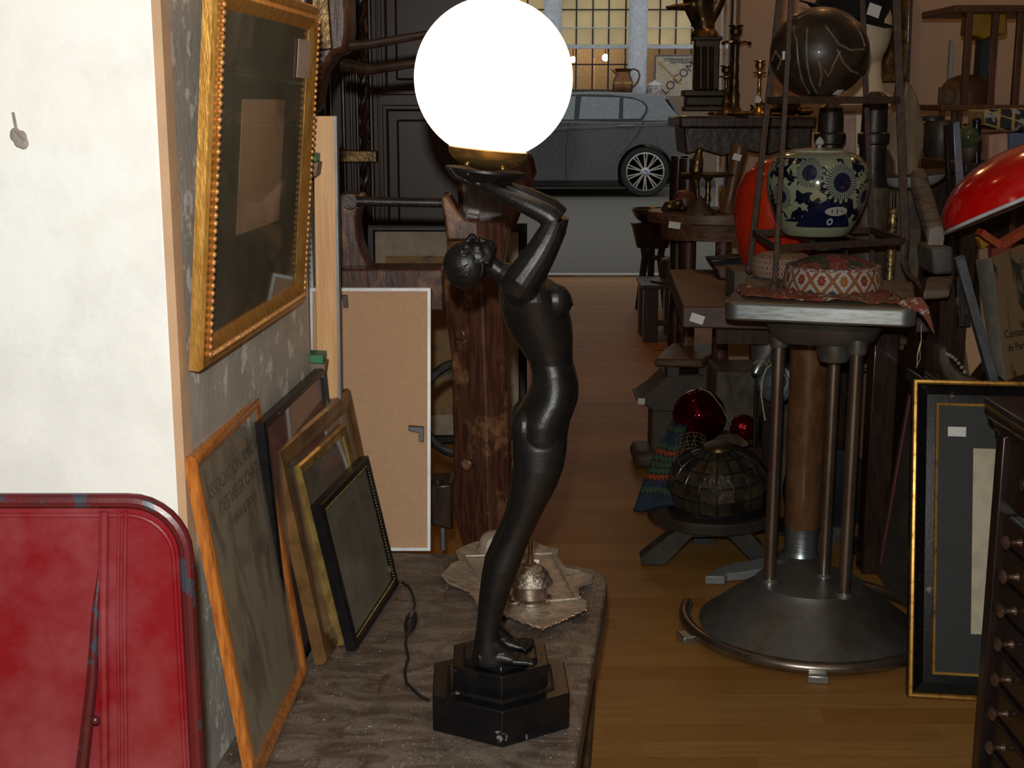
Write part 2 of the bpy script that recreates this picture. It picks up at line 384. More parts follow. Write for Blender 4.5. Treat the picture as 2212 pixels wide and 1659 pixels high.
# ================================================================ SETTING
TZ = .37                                   # low table top
XA, YA, XB, YB = -.364, 1.42, -.3165, 2.05   # plaster pillar side face
s = MB().box((-2.6,-2.6,-.08),(3.6,9.15,0)); struct(s,'floor',FLOORM)
s = MB().box((-2.6,-2.6,2.95),(3.6,9.15,3.05)); struct(s,'ceiling',CEIL)
s = MB().prism([(XA,YA,0),(XB,YB,0),(-1.2,YB+.02,0),(-1.2,YA,0)],(0,0,2.95)); 
struct(s,'wall_left_pillar',PLASTER,bevel=.006)
# old scraped plaster skin on the aisle side of the pillar
n_side = V((YB-YA,-(XB-XA),0)).normalized()
d_side = V((XB-XA,YB-YA,0)).normalized()
A0 = V((XA,YA,0))+d_side*.032
s = MB().prism([V((XA-.004,YA-.001,0)),V((XA+.004,YA+.006,0)),A0+n_side*.004,A0-n_side*.002,V((XA-.004,YA+.002,0))],(0,0,2.95)); struct(s,'added_glow_strip',M('painted_glow_plaster',(.62,.40,.24),(.55,.36,.22),r=.7,sc=12))  # added corner strip; the lamp's orange glow is put into its tan colour
s = MB().prism([A0,V((XB,YB,0)),V((XB,YB,0))+n_side*.003,A0+n_side*.003],(0,0,2.95)); struct(s,'wall_left_pillar_side',PLASTER_OLD)
# nail hole scar on the pillar front
s = MB(); c = P(45,290,YA)
for i in range(5): s.ell((c.x+R_.uniform(-.006,.006),YA-.0005,c.z+R_.uniform(-.010,.010)),(.006,.002,.007),10,6)
s.tube([(c.x-.006,YA-.001,c.z+.022),(c.x,YA-.012,c.z+.004),(c.x+.004,YA-.002,c.z-.006)],.0016,8)
s.top('wall_nail',DUST,'bent old nail sticking out of the white pillar','nail')
struct(MB().box((-2.6,2.55,0),(P(676,600,2.55).x,2.65,2.95)),'wall_left',WHITEWALL)
struct(MB().box((-2.7,-2.6,0),(-2.6,9.15,2.95)),'wall_left_far',REARW)
struct(MB().box((-2.6,-2.7,0),(3.6,-2.6,2.95)),'wall_rear',REARW)
struct(MB().box((3.5,-2.6,0),(3.6,5.3,2.95)),'wall_right_side',REARW)
XW = P(1597,100,5.3).x
struct(MB().box((XW,5.3,0),(3.6,5.4,2.95)),'wall_right',TANWALL)
XO = P(1592,300,9.05).x
struct(MB().box((-2.6,9.05,0),(-.35,9.15,2.95)).box((-.35,9.05,2.5),(XO,9.15,2.95)).box((XO,9.05,0),(3.6,9.15,2.95)),'wall_front',TANWALL)
struct(MB().box((3.5,5.3,0),(3.6,9.15,2.95)),'wall_right_far',TANWALL)
struct(MB().box((-.35,8.98,-.03),(XO,9.1,.012)),'trim_1',M('pale_stone_sill',(.42,.42,.40),r=.5))
# white shopfront frame: door stiles with a glass side light
t = thing('window_1','x','window',P(1565,612,8.7)); del t['label'], t['category']; t['kind']='structure'
for k,(px,w,mt) in enumerate(((1557,7,WHITEM),(1572,5,DKWOOD),(1586,7,WHITEM))):
    p = P(px,300,8.7); MB().box((p.x-w*.0015,8.68,0),(p.x+w*.0015,8.76,2.5)).build('window_frame',mt,t)
p0 = P(1560,300,8.7); MB().box((p0.x,8.71,0),(P(1584,300,8.7).x,8.72,2.5)).build('window_glass',CLEAR,t)
# street
struct(MB().box((-14,9.15,-.15),(14,60,-.04)),'ground',ROAD)
struct(MB().box((-14,19.35,-.04),(14,20.2,.05)),'ground_far_kerb',M('pavement',(.09,.09,.09),r=.8))

# ================================================================ OPPOSITE BUILDING
YB2 = 20.5
t = thing('shop_building','shop building across the street with white columns and a grid of leaded panes','building',(1.4,YB2,-.04))
def X2(px): return P(px,100,YB2).x
def Z2(py): return P(1250,py,YB2).z
MB().box((-4,YB2+.25,-.04),(8,YB2+.6,Z2(192))).build('wall',M('shopfront_base',(.10,.09,.08),r=.7),t)
MB().box((-4,YB2+1.6,-.04),(8,YB2+1.7,5)).build('back_wall',M('shop_interior_wall',(.30,.22,.14),r=.8),t)
MB().box((-4,YB2+.3,Z2(-300)),(8,YB2+1.6,Z2(-310))).build('lintel',M('lintel',(.2,.2,.2),r=.8),t)
cols = [1140,1178,1213,1247,1283,1318,1355,1392,1430,1465,1500,1535]
rows = [-140,-95,-60,-22,17,57,95]
for j in range(len(rows)-1):
    for i in range(len(cols)-1):
        MB().box((X2(cols[i])+.008,YB2+.36,Z2(rows[j+1])+.008),(X2(cols[i+1])-.008,YB2+.37,Z2(rows[j])-.008)).build('window_pane',PANE,t)
for c in cols:
    MB().box((X2(c)-.011,YB2+.33,Z2(192)),(X2(c)+.011,YB2+.38,Z2(-140))).build('glazing_bar',IRON,t)
for r in rows:
    pale = r in (57,); hh=.010 if not pale else .008
    MB().box((X2(1100),YB2+.325,Z2(r)-hh),(X2(1540),YB2+.375,Z2(r)+hh)).build('glazing_bar',STONE if pale else IRON,t)
MB().box((X2(1100),YB2+.28,Z2(103)),(X2(1600),YB2+.40,Z2(94))).build('transom',STONE,t)
MB().box((X2(1100),YB2+.3,Z2(139)),(X2(1360),YB2+.36,Z2(136))).build('glazing_bar',IRON,t)
for px,hw in ((1194,19),(1377,20)):
    MB().lathe([(hw*.0071*1.05,-.04),(hw*.0071,1.2),(hw*.0071*.94,5)],(X2(px),YB2-.05,0),28).build('column',STONE,t)
YL=20.05; ZL=P(1345,207,YL).z
struct(MB().box((-4,19.9,-.04),(8,20.2,ZL)),'trim_2',M('display_ledge',(.25,.17,.11),r=.6))
YL = YB2+1.2
YI = YL
def lampbulb(px,py,r,label):
    c=P(px,py,YL); MB().ell(c,r,16,10).top('glowing_light_bulb',emit('bulb'+str(px),(1,.80,.5),9),label,'light')
    MB().tube([c+V((0,0,r)),(c.x,c.y,3.2)],.008,8).top('lamp_wire',IRON,'thin wire holding the '+('round bulb left of the jug' if px>1300 else 'bulb beside the globe'),'wire')
lampbulb(1308,124,.055,'small round glowing bulb in the shop window across the street')
lampbulb(1238,128,.05,'glowing bulb right beside the globe, in the shop window across the street')
MB().box((X2(1289),YL-.1,Z2(190)),(X2(1296),YL-.04,Z2(120))).top('wooden_post',PINE,'narrow upright wooden slat in the shop window across the street','post')
YL = 20.05
# jug standing on the ledge over the car roof
t = thing('copper_jug','copper jug with a looped handle standing above the car roof','jug',P(1347,196,YL))
k = mpp(170,YL)
b = P(1345,196,YL)
MB().lathe([(20*k,-10.8*k),(21*k,0),(23*k,8*k),(21*k,22*k),(16*k,34*k),(14*k,40*k),(19*k,47*k),(17*k,47*k),(12*k,40*k)],(b.x,YL,b.z),28).build('body',M('copper',(.20,.09,.04),r=.3,metal=.8),t)
MB().prism([P(1335,156,YL)-V((0,.06,0)),P(1319,148,YL)-V((0,.02,0)),P(1335,166,YL)-V((0,.06,0))],(0,.12,0)).build('spout',MATS['copper'],t,bevel=.01)
MB().tube([P(x,y,YL) for x,y in ((1358,162),(1361,152),(1369,148),(1379,153),(1382,164),(1378,176),(1370,186),(1363,190))],.014,10).build('handle',MATS['copper'],t)
MB().lathe([(22.6*k,15*k),(22.9*k,19*k)],(b.x,YL,b.z),28).build('brass_band',BRASS,t)
t = thing('lidded_pot','pale lidded pot with a flower motif next to the jug','pot',P(1414,204,YL))
b = P(1414,204,YL)
MB().lathe([(15*k,-2.8*k),(16*k,4*k),(16*k,18*k),(15*k,20*k)],(b.x,YL,b.z),24).build('body',M('grey_porcelain',(.45,.42,.42),(.25,.2,.2),r=.3,sc=18,lo=.5,hi=.56),t)
MB().lathe([(17*k,19*k),(17*k,21*k),(9*k,26*k),(3*k,28*k),(3*k,31*k)],(b.x,YL,b.z),24).build('lid',ENAMEL,t)
# sign with arrow and lettering
YSG = 20.36
t = thing('advertising_sign','square cream sign with orange arrow and diagonal LOCOMOTION lettering','sign',P(1450,212,YSG))
def XS(px,py,dy=0): return P(px,py,YSG-dy)
p1=XS(1411,212); p2=XS(1505,117)
MB().box((p1.x,YSG,p1.z),(p2.x+.25,YSG+.05,p2.z)).build('frame',M('orange_line',(.42,.20,.05),r=.5),t)
q=.012
MB().box((p1.x+q,YSG-.006,p1.z+q),(p2.x+.25-q,YSG+.01,p2.z-q)).build('border',M('blue_line',(.10,.10,.22),r=.5),t)
MB().box((p1.x+2.6*q,YSG-.010,p1.z+2.6*q),(p2.x+.25-2.6*q,YSG+.01,p2.z-2.6*q)).build('panel',M('sign_cream',(.55,.47,.35),r=.5),t)
a1,a2 = XS(1424,134,.016),XS(1472,182,.016)
mb=MB().bar(a1,a2,.008,.003,(0,1,0)); dv=(a2-a1).normalized(); sd=V((dv.z,0,-dv.x))
mb.prism([a1-dv*.03,a1+dv*.05+sd*.03,a1+dv*.05-sd*.03],(0,-.004,0)); mb.build('arrow',M('arrow_orange',(.55,.25,.05),r=.5),t)
mb=MB(); dg=V((1,0,.92)).normalized(); text(mb,'LOCOMOTION',XS(1437,205,.016),dg,V((-dg.z,0,dg.x)),(0,-1,0),.17,.002)
text(mb,'COMPAGNIE INTERNATIONALE',XS(1434,130,.016),(1,0,0),(0,0,1),(0,-1,0),.052,.002)
text(mb,'DES WAGONS-LITS',XS(1447,136,.016),(1,0,0),(0,0,1),(0,-1,0),.052,.002); mb.build('lettering',M('ink_blue',(.05,.05,.08),r=.5),t)
MB().box((p1.x+.05,YSG,-.04),(p1.x+.11,YSG+.05,p1.z)).box((p2.x,YSG,-.04),(p2.x+.06,YSG+.05,p1.z)).build('leg',IRON,t)
# ================================================================ CAR
YC = 17.3
t = thing('car','dark grey hatchback car parked on the far side of the street','car',P(1150,424,YC))
def cs(pts,y): return [P(a,b,YC)+V((0,y,0)) for a,b in pts]
low = [(745,330),(748,300),(770,280),(860,268),(960,262),(1100,262),(1225,262),(1390,263),(1468,262),(1480,272),(1481,300),(1476,325),(1474,350),(1462,372),(1452,396),(1444,398)]
arch = [(1394+math.cos(a)*60, 372-math.sin(a)*60) for a in [math.radians(d) for d in range(-20,200,12)]]
low2 = low + arch[:] + [(1330,400),(960,403)]
arch2 = [(885+math.cos(a)*60, 372-math.sin(a)*60) for a in [math.radians(d) for d in range(-20,200,12)]]
low2 += arch2 + [(760,395)]
s = MB(); n=len(low2)
rs=[]
for y,kx,kz in ((.0,0,.0),(.05,0,0),(1.7,0,0),(1.75,0,0)): rs.append(cs(low2,y))
s.prism(rs[0],(0,1.75,0)); s.build('body',CARP,t,bevel=.03)
cab = [(1000,262),(1060,225),(1130,206),(1200,199),(1290,197),(1390,200),(1447,207),(1440,215),(1475,262)]
s = MB(); c0=[P(a,b,YC)+V((0,.04+(262-b)*.0030,0)) for a,b in cab]; c1=[P(a,b,YC)+V((0,1.71-(262-b)*.0030,0)) for a,b in cab]
s.rings([c0,c1]); s.build('roof',CARP,t,bevel=.02)
def side(pts,out=.012):
    return [P(a,b,YC)+V((0,.04+(262-b)*.0030-out,0)) for a,b in pts]
wn = [(1150,256),(1156,226),(1180,206),(1260,203),(1320,204),(1368,209),(1392,218),(1402,230),(1400,242),(1389,259),(1340,260)]
MB().prism(side(wn,.010),(0,.02,0)).build('window_surround',BLKPLAS,t)
MB().prism(side([(1251,257),(1257,208),(1341,210),(1337,257)],.018),(0,.012,0)).build('rear_door_window',CARG,t,bevel=.002)
MB().prism(side([(1346,257),(1349,211),(1372,214),(1388,220),(1397,231),(1394,243),(1383,256)],.018),(0,.012,0)).build('quarter_window',CARG,t,bevel=.002)
MB().prism(side([(1160,257),(1168,222),(1190,209),(1245,207),(1240,258)],.018),(0,.012,0)).build('front_door_window',CARG,t,bevel=.002)
MB().prism([P(a,b,YC)+V((0,.25,0)) for a,b in ((1447,213),(1452,211),(1482,262),(1476,263))],(0,1.2,0)).build('rear_window',CARG,t)
def line(pts,w,name,mt,off=.008): MB().tube([P(a,b,YC)-V((0,off,0)) for a,b in pts],w,6).build(name,mt,t)
line([(1228,266),(1222,330),(1224,396)],.006,'door_seam',BLKPLAS,-.001)
line([(1391,262),(1378,290),(1352,322),(1334,342)],.006,'door_seam',BLKPLAS,-.001)
MB().prism([P(a,b,YC) for a,b in ((1130,282),(1228,274),(1390,270),(1470,269),(1390,273),(1228,281),(1130,290))],(0,-.012,0)).build('crease_moulding',CARP,t,bevel=.004)
MB().prism([P(a,b,YC) for a,b in ((1328,272),(1342,269),(1372,268),(1370,275),(1345,276))],(0,-.03,0)).build('door_handle',CARP,t,bevel=.01)
MB().prism([P(a,b,YC) for a,b in ((1458,266),(1480,266),(1481,277),(1470,278),(1459,272))],(0,-.012,0)).build('tail_light',M('tail_light_red',(.35,.01,.02),r=.2),t,bevel=.004)
MB().prism([P(a,b,YC) for a,b in ((1100,388),(1335,388),(1335,402),(1100,402))],(0,-.02,0)).build('sill',BLKPLAS,t,bevel=.006)
for cx in (1394,885):
    for yy in (0,1.5):
        c=P(cx,371,YC)+V((0,yy+.12,0)); r=.318
        wh=MB().lathe([(.22,-.10),(.30,-.10),(r,-.075),(r,.075),(.30,.10),(.22,.10),(.235,0)],c,40,axis=(0,-1,0)).build('wheel',TYRE,t)
        if yy: continue
        s=MB().lathe([(.235,.03),(.245,.104),(.232,.108),(.225,.06),(.225,.03)],c,40,axis=(0,-1,0))
        for k in range(10):
            a=2*math.pi*(k+.5)/10
            for da in (-.085,.085):
                d0=V((math.cos(a+da*.6),0,math.sin(a+da*.6))); d1=V((math.cos(a+da),0,math.sin(a+da)))
                s.bar(c+d0*.05+V((0,-.095,0)),c+d1*.232+V((0,-.10,0)),.0085,.012)
        s.lathe([(.06,.05),(.06,.10),(.035,.115)],c,24,axis=(0,-1,0)); s.build('rim',RIM,wh)
        MB().lathe([(.03,.112),(.03,.120)],c,20,axis=(0,-1,0)).build('hub_cap',M('blue_white_badge',(.1,.2,.5),(.7,.7,.7),r=.3,sc=20),wh)
        MB().lathe([(.222,-.06),(.222,.02)],c,30,axis=(0,-1,0)).build('brake_disc',TYRE,wh)
# ================================================================ GILT FRAME ON PILLAR
def leaning_frame(name,label,BL,BR,TL,prof,mt,matm,picm,matw,slip=None,glass=CLEAR,extra=None,group=None,depth=.018):
    U,Vv,N,w,h = frame_axes(BL,BR,TL); iw = prof[-1][0] if False else max(i for i,z in prof)
    t = thing(name,label,'picture frame',BL-N*depth,group)
    mb=MB(); sweep_frame(mb,BL,U,Vv,w,h,N,prof); mb.build('frame',mt,t,ang=30)
    if slip:
        a,b_,z0,m2 = slip; mb=MB(); sweep_frame(mb,BL,U,Vv,w,h,N,[(a,-.008),(a,z0-.001),(a+(b_-a)*.3,z0),(b_,z0-.003),(b_,-.008)]); mb.build('inner_slip',m2,t); iw=b_
    MB_ = MB(); quad(MB_,BL,U,Vv,N,iw-.0005,iw-.0005,w-iw+.0005,h-iw+.0005,-depth+.0005,-.0085); MB_.build('backing',CARD,t)
    m_=MB(); quad(m_,BL,U,Vv,N,iw-.001,iw-.001,w-iw+.001,h-iw+.001,-.0085,-.0075); m_.build('mat' if picm else 'picture',matm,t)
    if picm:
        x0,y0,x1,y1 = matw; m_=MB(); quad(m_,BL,U,Vv,N,x0*w,y0*h,x1*w,y1*h,-.0075,-.0068); m_.build('picture',picm,t)
    if glass:
        m_=MB(); quad(m_,BL,U,Vv,N,iw-.001,iw-.001,w-iw+.001,h-iw+.001,-.0055,-.0045); m_.build('glass',glass,t)
    if extra: extra(t,BL,U,Vv,N,w,h)
    return t
Y0 = 1.44
BL = P(437,803,Y0); BR = PZ(656,655,BL.z); TLp = P(472,-60,Y0); 
print('gilt', BL,BR,TLp, 'wallx', XA+(Y0-YA)*(XB-XA)/(YB-YA))
def gilt_extra(t,BL,U,Vv,N,w,h):
    mb=MB(); step=.0085; n=int(h/step)
    iw=.0155
    mbs=MB()
    for i in range(2,n-1):
        for x in (iw,w-iw): mb.ell(BL+U*x+Vv*(i*step)+N*.0035,(.0030,.0030,.0036),6,4)
    for i in range(2,int(w/step)-1): mb.ell(BL+U*(i*step)+Vv*iw+N*.0035,(.0036,.003,.003),6,4)
    mb.build('beaded_border',GILT_R,t,ang=60)
    m_=MB(); quad(m_,BL,U,Vv,N,w*.79,h*.765,w*.965,h*.885,-.0038,-.0030); m_.build('price_label',M('pinkish_paper',(.52,.38,.32),r=.6),t)
gprof=[(0,-.015),(0,-.004),(.003,.000),(.010,.001),(.012,-.001),(.019,.003),(.024,.001),(.030,-.003),(.034,-.006),(.034,-.012),(.02,-.015)]
sketch = frame_print('pencil_sketch',(.50,.32,.17),(.30,.18,.09),9,.60,.68,(1,1,.6))
leaning_frame('gilt_picture_frame','large gilt beaded frame with a small drawing in a green mat, hung on the pillar',BL,BR,TLp,gprof,GILT,GREEN_CARD,sketch,(.285,.32,.70,.695),extra=gilt_extra,depth=.015)
# ================================================================ LOW TABLE
tb=[(866,1192),(980,1196),(1080,1203),(1180,1212),(1240,1219),(1285,1229),(1308,1243),(1312,1258),(1306,1300),(1279,1440),(1246,1640)]
tp=[PZ(a,b_,TZ) for a,b_ in tb]
r1=tp[-1]; r0=tp[-3]; dd=(r1-r0).normalized(); tp.append(r1+dd*.27); 
tp.append(V((XA-.02,tp[-1].y+.0,TZ))); tp.append(V((XA-.02,YA-.01,TZ)))
# left edge keeps clear of the pillar
tp.append(V((XA+.002,YA-.01,TZ))); tp.append(V((XB+.008,YB+.0,TZ))); tp.append(V((XB+.006,tp[0].y,TZ)))
tt=thing('low_wooden_table','low table with a thick dusty worn wooden top under the statue lamp','table',(-.05,1.6,0))
MB().prism([p-V((0,0,.042)) for p in tp],(0,0,.042)).build('tabletop',TABTOP,tt,bevel=.004)
for x,y in ((.04,1.26),(.11,2.10),(-.32,1.26),(-.20,2.13)):
    MB().lathe([(.018,0),(.024,.05),(.030,.2),(.034,.33)],(x,y,0),16).build('leg',DUSTWOOD,tt)
MB().box((-.32,1.24,.26),(.04,1.26,.33)).box((-.20,2.10,.26),(.10,2.12,.33)).build('apron',DUSTWOOD,tt)
# ================================================================ LEANING FRAMES ON THE TABLE
def onT(px,py): return PZ(px,py,TZ+.004)
def lf(bl,br,tl): 
    a=onT(*bl); b_=onT(*br); c=P(tl[0],tl[1],a.y); return a,b_,c
a,b_,c = lf((556,1700),(668,1452),(417,987)); print('orange',a,b_,c,'wall x at Y',XA+(c.y-YA)*.088)
def poster_extra(t,BL,U,Vv,N,w,h):
    mb=MB()
    text(mb,'ASSOCIATION AMICALE',BL+U*w*.13+Vv*h*.835-N*.0068,U,Vv,N,w*.078,.0002)
    text(mb,'DES VIEUX CHATS',BL+U*w*.25+Vv*h*.765-N*.0068,U,Vv,N,w*.078,.0002)
    text(mb,'CAMBRAI & DOUAI',BL+U*w*.30+Vv*h*.70-N*.0068,U,Vv,N,w*.055,.0002)
    mb.build('lettering',M('faded_brown_ink',(.05,.03,.02),r=.7),t)
oprof=[(0,-.013),(0,-.002),(.003,.000),(.010,.0005),(.014,-.001),(.020,-.006),(.020,-.012),(.012,-.013)]
leaning_frame('wooden_picture_frame','tall orange varnished frame with a faded brown lettered print, nearest of those by the pillar',a,b_,c,oprof,ORWOOD,
    frame_print('faded_brown_print',(.46,.38,.25),(.15,.09,.06),15,.50,.62,(1,1,.45)),None,None,glass=DGLASS,extra=poster_extra,depth=.0135)
a,b_,c = lf((634,1478),(752,1262),(572,912)); print('purple',a,b_,c)
pprof=[(0,-.014),(0,-.002),(.003,0),(.009,0),(.011,-.006),(.011,-.013)]
leaning_frame('black_picture_frame','thin black frame with a purple and red print, partly behind the orange frame',a,b_,c,pprof,BLACKP,PURPLE,None,None,depth=.014)
a,b_,c = lf((704,1434),(838,1222),(597,975)); print('brown',a,b_,c)
bprof=[(0,-.016),(0,-.004),(.004,.001),(.014,.002),(.026,-.001),(.032,-.005),(.032,-.013),(.02,-.016)]
leaning_frame('bronze_picture_frame','wide bronze coloured frame with a dusty top edge, behind the narrow gold frame',a,b_,c,bprof,BGOLD,PURPLE,None,None,depth=.016)
a,b_,c = lf((722,1392),(812,1258),(629,1008)); a+=V((.016,0,0)); c+=V((.008,0,0)); b_+=V((.016,0,0)); print('gold',a,b_,c)
fprof=[(0,-.014),(0,-.003),(.003,.001),(.007,.000),(.012,-.004),(.017,-.003),(.018,-.008),(.018,-.013)]
leaning_frame('gold_picture_frame','narrow gold frame with a floral print, behind the small black beaded frame',a,b_,c,fprof,GOLDF,M('pale_mat',(.36,.38,.34),r=.6),
    frame_print('floral_print',(.36,.20,.15),(.16,.24,.07),16,.52,.58,(1,1,.8),(.42,.12,.11)),(.16,.12,.86,.88),depth=.014)
a,b_,c = lf((768,1404),(862,1262),(690,1092)); a+=V((.002,0,0)); print('small',a,b_,c)
def small_extra(t,BL,U,Vv,N,w,h):
    mb=MB(); st=.0052
    for i in range(3,int(h/st)-2):
        for x in (.0135,w-.0135): mb.ell(BL+U*x+Vv*(i*st)-N*.0015,(.0014,.0014,.0014),5,4)
    for i in range(3,int(w/st)-2):
        for y in (.0135,h-.0135): mb.ell(BL+U*(i*st)+Vv*y-N*.0015,(.0014,.0014,.0014),5,4)
    mb.build('beaded_border',GOLDF,t,ang=60)
sprof=[(0,-.016),(0,-.001),(.002,.001),(.010,.001),(.012,-.003),(.015,-.004),(.015,-.013)]
leaning_frame('black_beaded_picture_frame','small black frame with a fine gold bead line, frontmost on the table',a,b_,c,sprof,BLACKP,M('grey_green_mat',(.17,.17,.13),(.13,.13,.10),r=.6,sc=6),
    frame_print('dark_print',(.12,.12,.09),(.06,.06,.045),18,.5,.6),(.25,.2,.8,.8),glass=DGLASS,extra=small_extra,depth=.016)
# ================================================================ BOARDS BEHIND THE PILLAR
t=thing('pine_board','upright pine board with a grey metal edge behind the gilt frame','board',P(704,1262,2.12))
YP=2.12; 
MB().pp([(676,250),(722,250),(737,1262),(692,1262)],YP,.02).build('board',PINE,t,bevel=.001)
MB().pp([(721,249),(727,252),(742,1262),(736,1262)],YP-.001,.024).build('metal_edge',M('grey_metal_edge',(.25,.25,.26),r=.5,metal=.4),t)
for (x0,y0,x1,y1,lab) in ((650,330,688,392,'dark wood clamp block with green end beside the upper pine board'),(655,766,703,828,'wood clamp block with green end near the foot of the gilt frame')):
    tq=thing('wooden_clamp_block',lab,'block',P((x0+x1)/2,y1,YP-.03))
    MB().pp([(x0,y0+18),(x1,y0+20),(x1-4,y1-12),(x0,y1)],YP-.05,.045).build('block',M('clamp_wood',(.20,.14,.09),r=.6),tq,bevel=.002)
    MB().pp([(x0,y0),(x1-5,y0+2),(x1-5,y0+19),(x0,y0+17)],YP-.05,.045).build('painted_end',GREENP,tq,bevel=.001)
    MB().tube([P(x1-30,y1-12,YP-.055),P(x1-28,y1-2,YP-.055),P(x1-14,y1-2,YP-.055),P(x1-10,y1-12,YP-.055)],.0015,6).build('wire_hook',IRON,tq)
# hardboard back of an aluminium frame
YK=PZ(929,1193,TZ).y-.0
BRk=PZ(929,1194,TZ+.003); BLk=V((P(668,1194,YK).x,YK+.0,BRk.z)); BRk.y=YK; TLk=P(664,622,YK+.10); TLk.x=BLk.x
t=thing('aluminium_picture_frame','back of an aluminium picture frame with tan hardboard and black clips','picture frame',BRk)
U,Vv,N,w,h=frame_axes(BLk,BRk,TLk); N=-N if N.y>0 else N; N=V((0,Vv.z,-Vv.y)) if False else N
wd=w
mb=MB(); sweep_frame(mb,BLk,U,Vv,w,h,N,[(0,-.02),(0,0),(.0055,0),(.0055,-.02)]); mb.build('frame',WHITEM,t)
m_=MB(); quad(m_,BLk,U,Vv,N,.005,.005,w-.005,h-.005,-.010,-.006); m_.build('hardboard',CARD,t)
m_=MB(); quad(m_,BLk,U,Vv,N,-.001,h,w+.001,h+.0015,-.02,0); m_.build('dusty_top',DUST,t)
def clip(px,py,pts):
    MB().prism([P(a,b_,YK+.012+(1194-b_)/572*.10*.0+ (1194-b_)/572*.085) for a,b_ in pts],(0,-.010,0)).build('clip',BLKPLAS,t,bevel=.0008)
clip(0,0,[(735,636),(751,636),(753,662),(743,662),(742,643),(735,643)])
clip(0,0,[(883,917),(916,920),(916,952),(906,950),(905,932),(883,927)])
# ================================================================ OLD WOODEN PRESS
t=thing('antique_wooden_press','big antique dark wooden press with a carved post, beams and iron rods','press',(0.0,2.6,0))
YQ=2.42
cs_=[(-.0,0)]
def post_ring(y,l,m,r):
    a=P(l,y,YQ+.05); b=P(m,y,YQ); c=P(r,y,YQ+.03); z=b.z; a.z=z;c.z=z
    return [a,b,c,V((c.x+.005,YQ+.11,z)),V((a.x+.01,YQ+.13,z))]
rr=[post_ring(*q) for q in ((1500,975,1060,1104),(1195,1000,1060,1104),(1140,985,1057,1102),(1090,979,1054,1100),(1050,981,1053,1099),(900,978,1050,1098),(780,975,1046,1092),(680,962,1042,1087),(600,958,1038,1084),(540,966,1034,1092),(505,964,1030,1098),(482,962,1028,1094))]
# foot of the post goes to the floor
lowr=[V((p.x,p.y,0)) for p in rr[1]]
MB().rings([lowr]+rr[1:]).build('post',REDWOOD,t,bevel=.003)
MB().prism([P(a,b_,YQ+.0) for a,b_ in ((952,425),(962,419),(972,428),(985,450),(1005,472),(1035,478),(1035,520),(966,520),(958,470))],(0,.10,0)).build('carved_horn',REDWOOD,t,bevel=.006)
MB().prism([P(a,b_,YQ+.12) for a,b_ in ((985,300),(1150,330),(1160,372),(1118,480),(1095,520),(1000,520),(990,460))],(0,.12,0)).build('head_block',REDWOOD,t,bevel=.01)
for (px,py,r) in ((1003,487,.013),(996,722,.011),(1009,1003,.012)):
    c=P(px,py,YQ+.018); MB().lathe([(r,-.006),(r,.003),(r*.75,.006)],c,20,axis=(-.45,-1,0)).build('peg',REDWOOD,t,bevel=.001)
MB().pp([(700,590),(742,581),(957,581),(959,672),(742,668),(700,668)],YQ+.08,.10).build('beam',REDWOOD,t,bevel=.004)
MB().pp([(930,1048),(976,1046),(978,1145),(930,1135)],YQ+.08,.09).build('lower_beam',DKWOOD,t,bevel=.004)
MB().lathe([(.020,0),(.020,.005),(.012,.006),(.012,.014)],P(945,1050,YQ+.11),16).build('bolt',IRON,t)
MB().lathe([(.006,0),(.006,.07)],P(957,1186,YQ+.11),12).build('bolt',M('zinc',(.4,.4,.4),r=.4,metal=.8),t)
up=[(700,470),(706,440),(738,418),(780,420),(784,436),(776,452),(771,480),(776,520),(786,550),(800,576),(800,690),(745,1262),(700,1262)]
MB().prism([P(a,b_,YQ+.14) for a,b_ in up],(0,.09,0)).build('upright',REDWOOD,t,bevel=.006)
MB().tube([P(754,434,YQ+.10),P(960,438,YQ+.10)],.009,12).build('iron_rod',IRON,t)
MB().lathe([(.014,-.01),(.014,.01)],P(756,434,YQ+.10),14,axis=(0,-1,0)).build('rod_end',IRON,t)
MB().tube([P(730,100,YQ+.14),P(800,95,YQ+.14),P(930,72,YQ+.14)],[.010,.009,.007],10).build('iron_rod',DKWOOD,t)
MB().tube([P(740,140,YQ+.16),P(800,150,YQ+.14),P(930,132,YQ+.14)],[.013,.010,.007],10).build('iron_rod',DKWOOD,t)
MB().prism([P(a,b_,YQ+.10) for a,b_ in ((660,-60),(752,-60),(755,60),(748,110),(722,118),(700,150),(690,190),(684,236),(660,250))],(0,.12,0)).build('curved_head',REDWOOD,t,bevel=.012)
MB().prism([P(a,b_,YQ+.09) for a,b_ in ((672,-60),(706,-60),(718,106),(688,110),(672,100))],(0,.02,0)).build('brass_plate',OLDBRASS,t,bevel=.003)
MB().bar((P(690,236,YQ+.2).x-.03,YQ+.2,0),(P(690,100,YQ+.2).x-.03,YQ+.2,P(690,100,YQ+.2).z),.02,.03).build('back_post',DKWOOD,t)
# iron hand wheel
c=P(995,882,YQ+.17); r=95*mpp(882,YQ+.17)
t=thing('iron_handwheel','dark iron wheel rim half hidden behind the carved post','wheel',c-V((0,0,r)))
MB().tube([c+V((math.cos(a)*r*.9,math.sin(a)*r*.25,math.sin(a)*r)) for a in [2*math.pi*k/40 for k in range(40)]],.0095,10,closed=True).build('rim',IRON,t)
for a in (0,.9,-.9): MB().tube([c,c+V((math.cos(a)*r*.9,math.sin(a)*r*.25,math.sin(a)*r))],.006,8).build('spoke',IRON,t)
MB().lathe([(.016,-.02),(.016,.02)],c,14,axis=(0,-1,0)).build('hub',IRON,t)
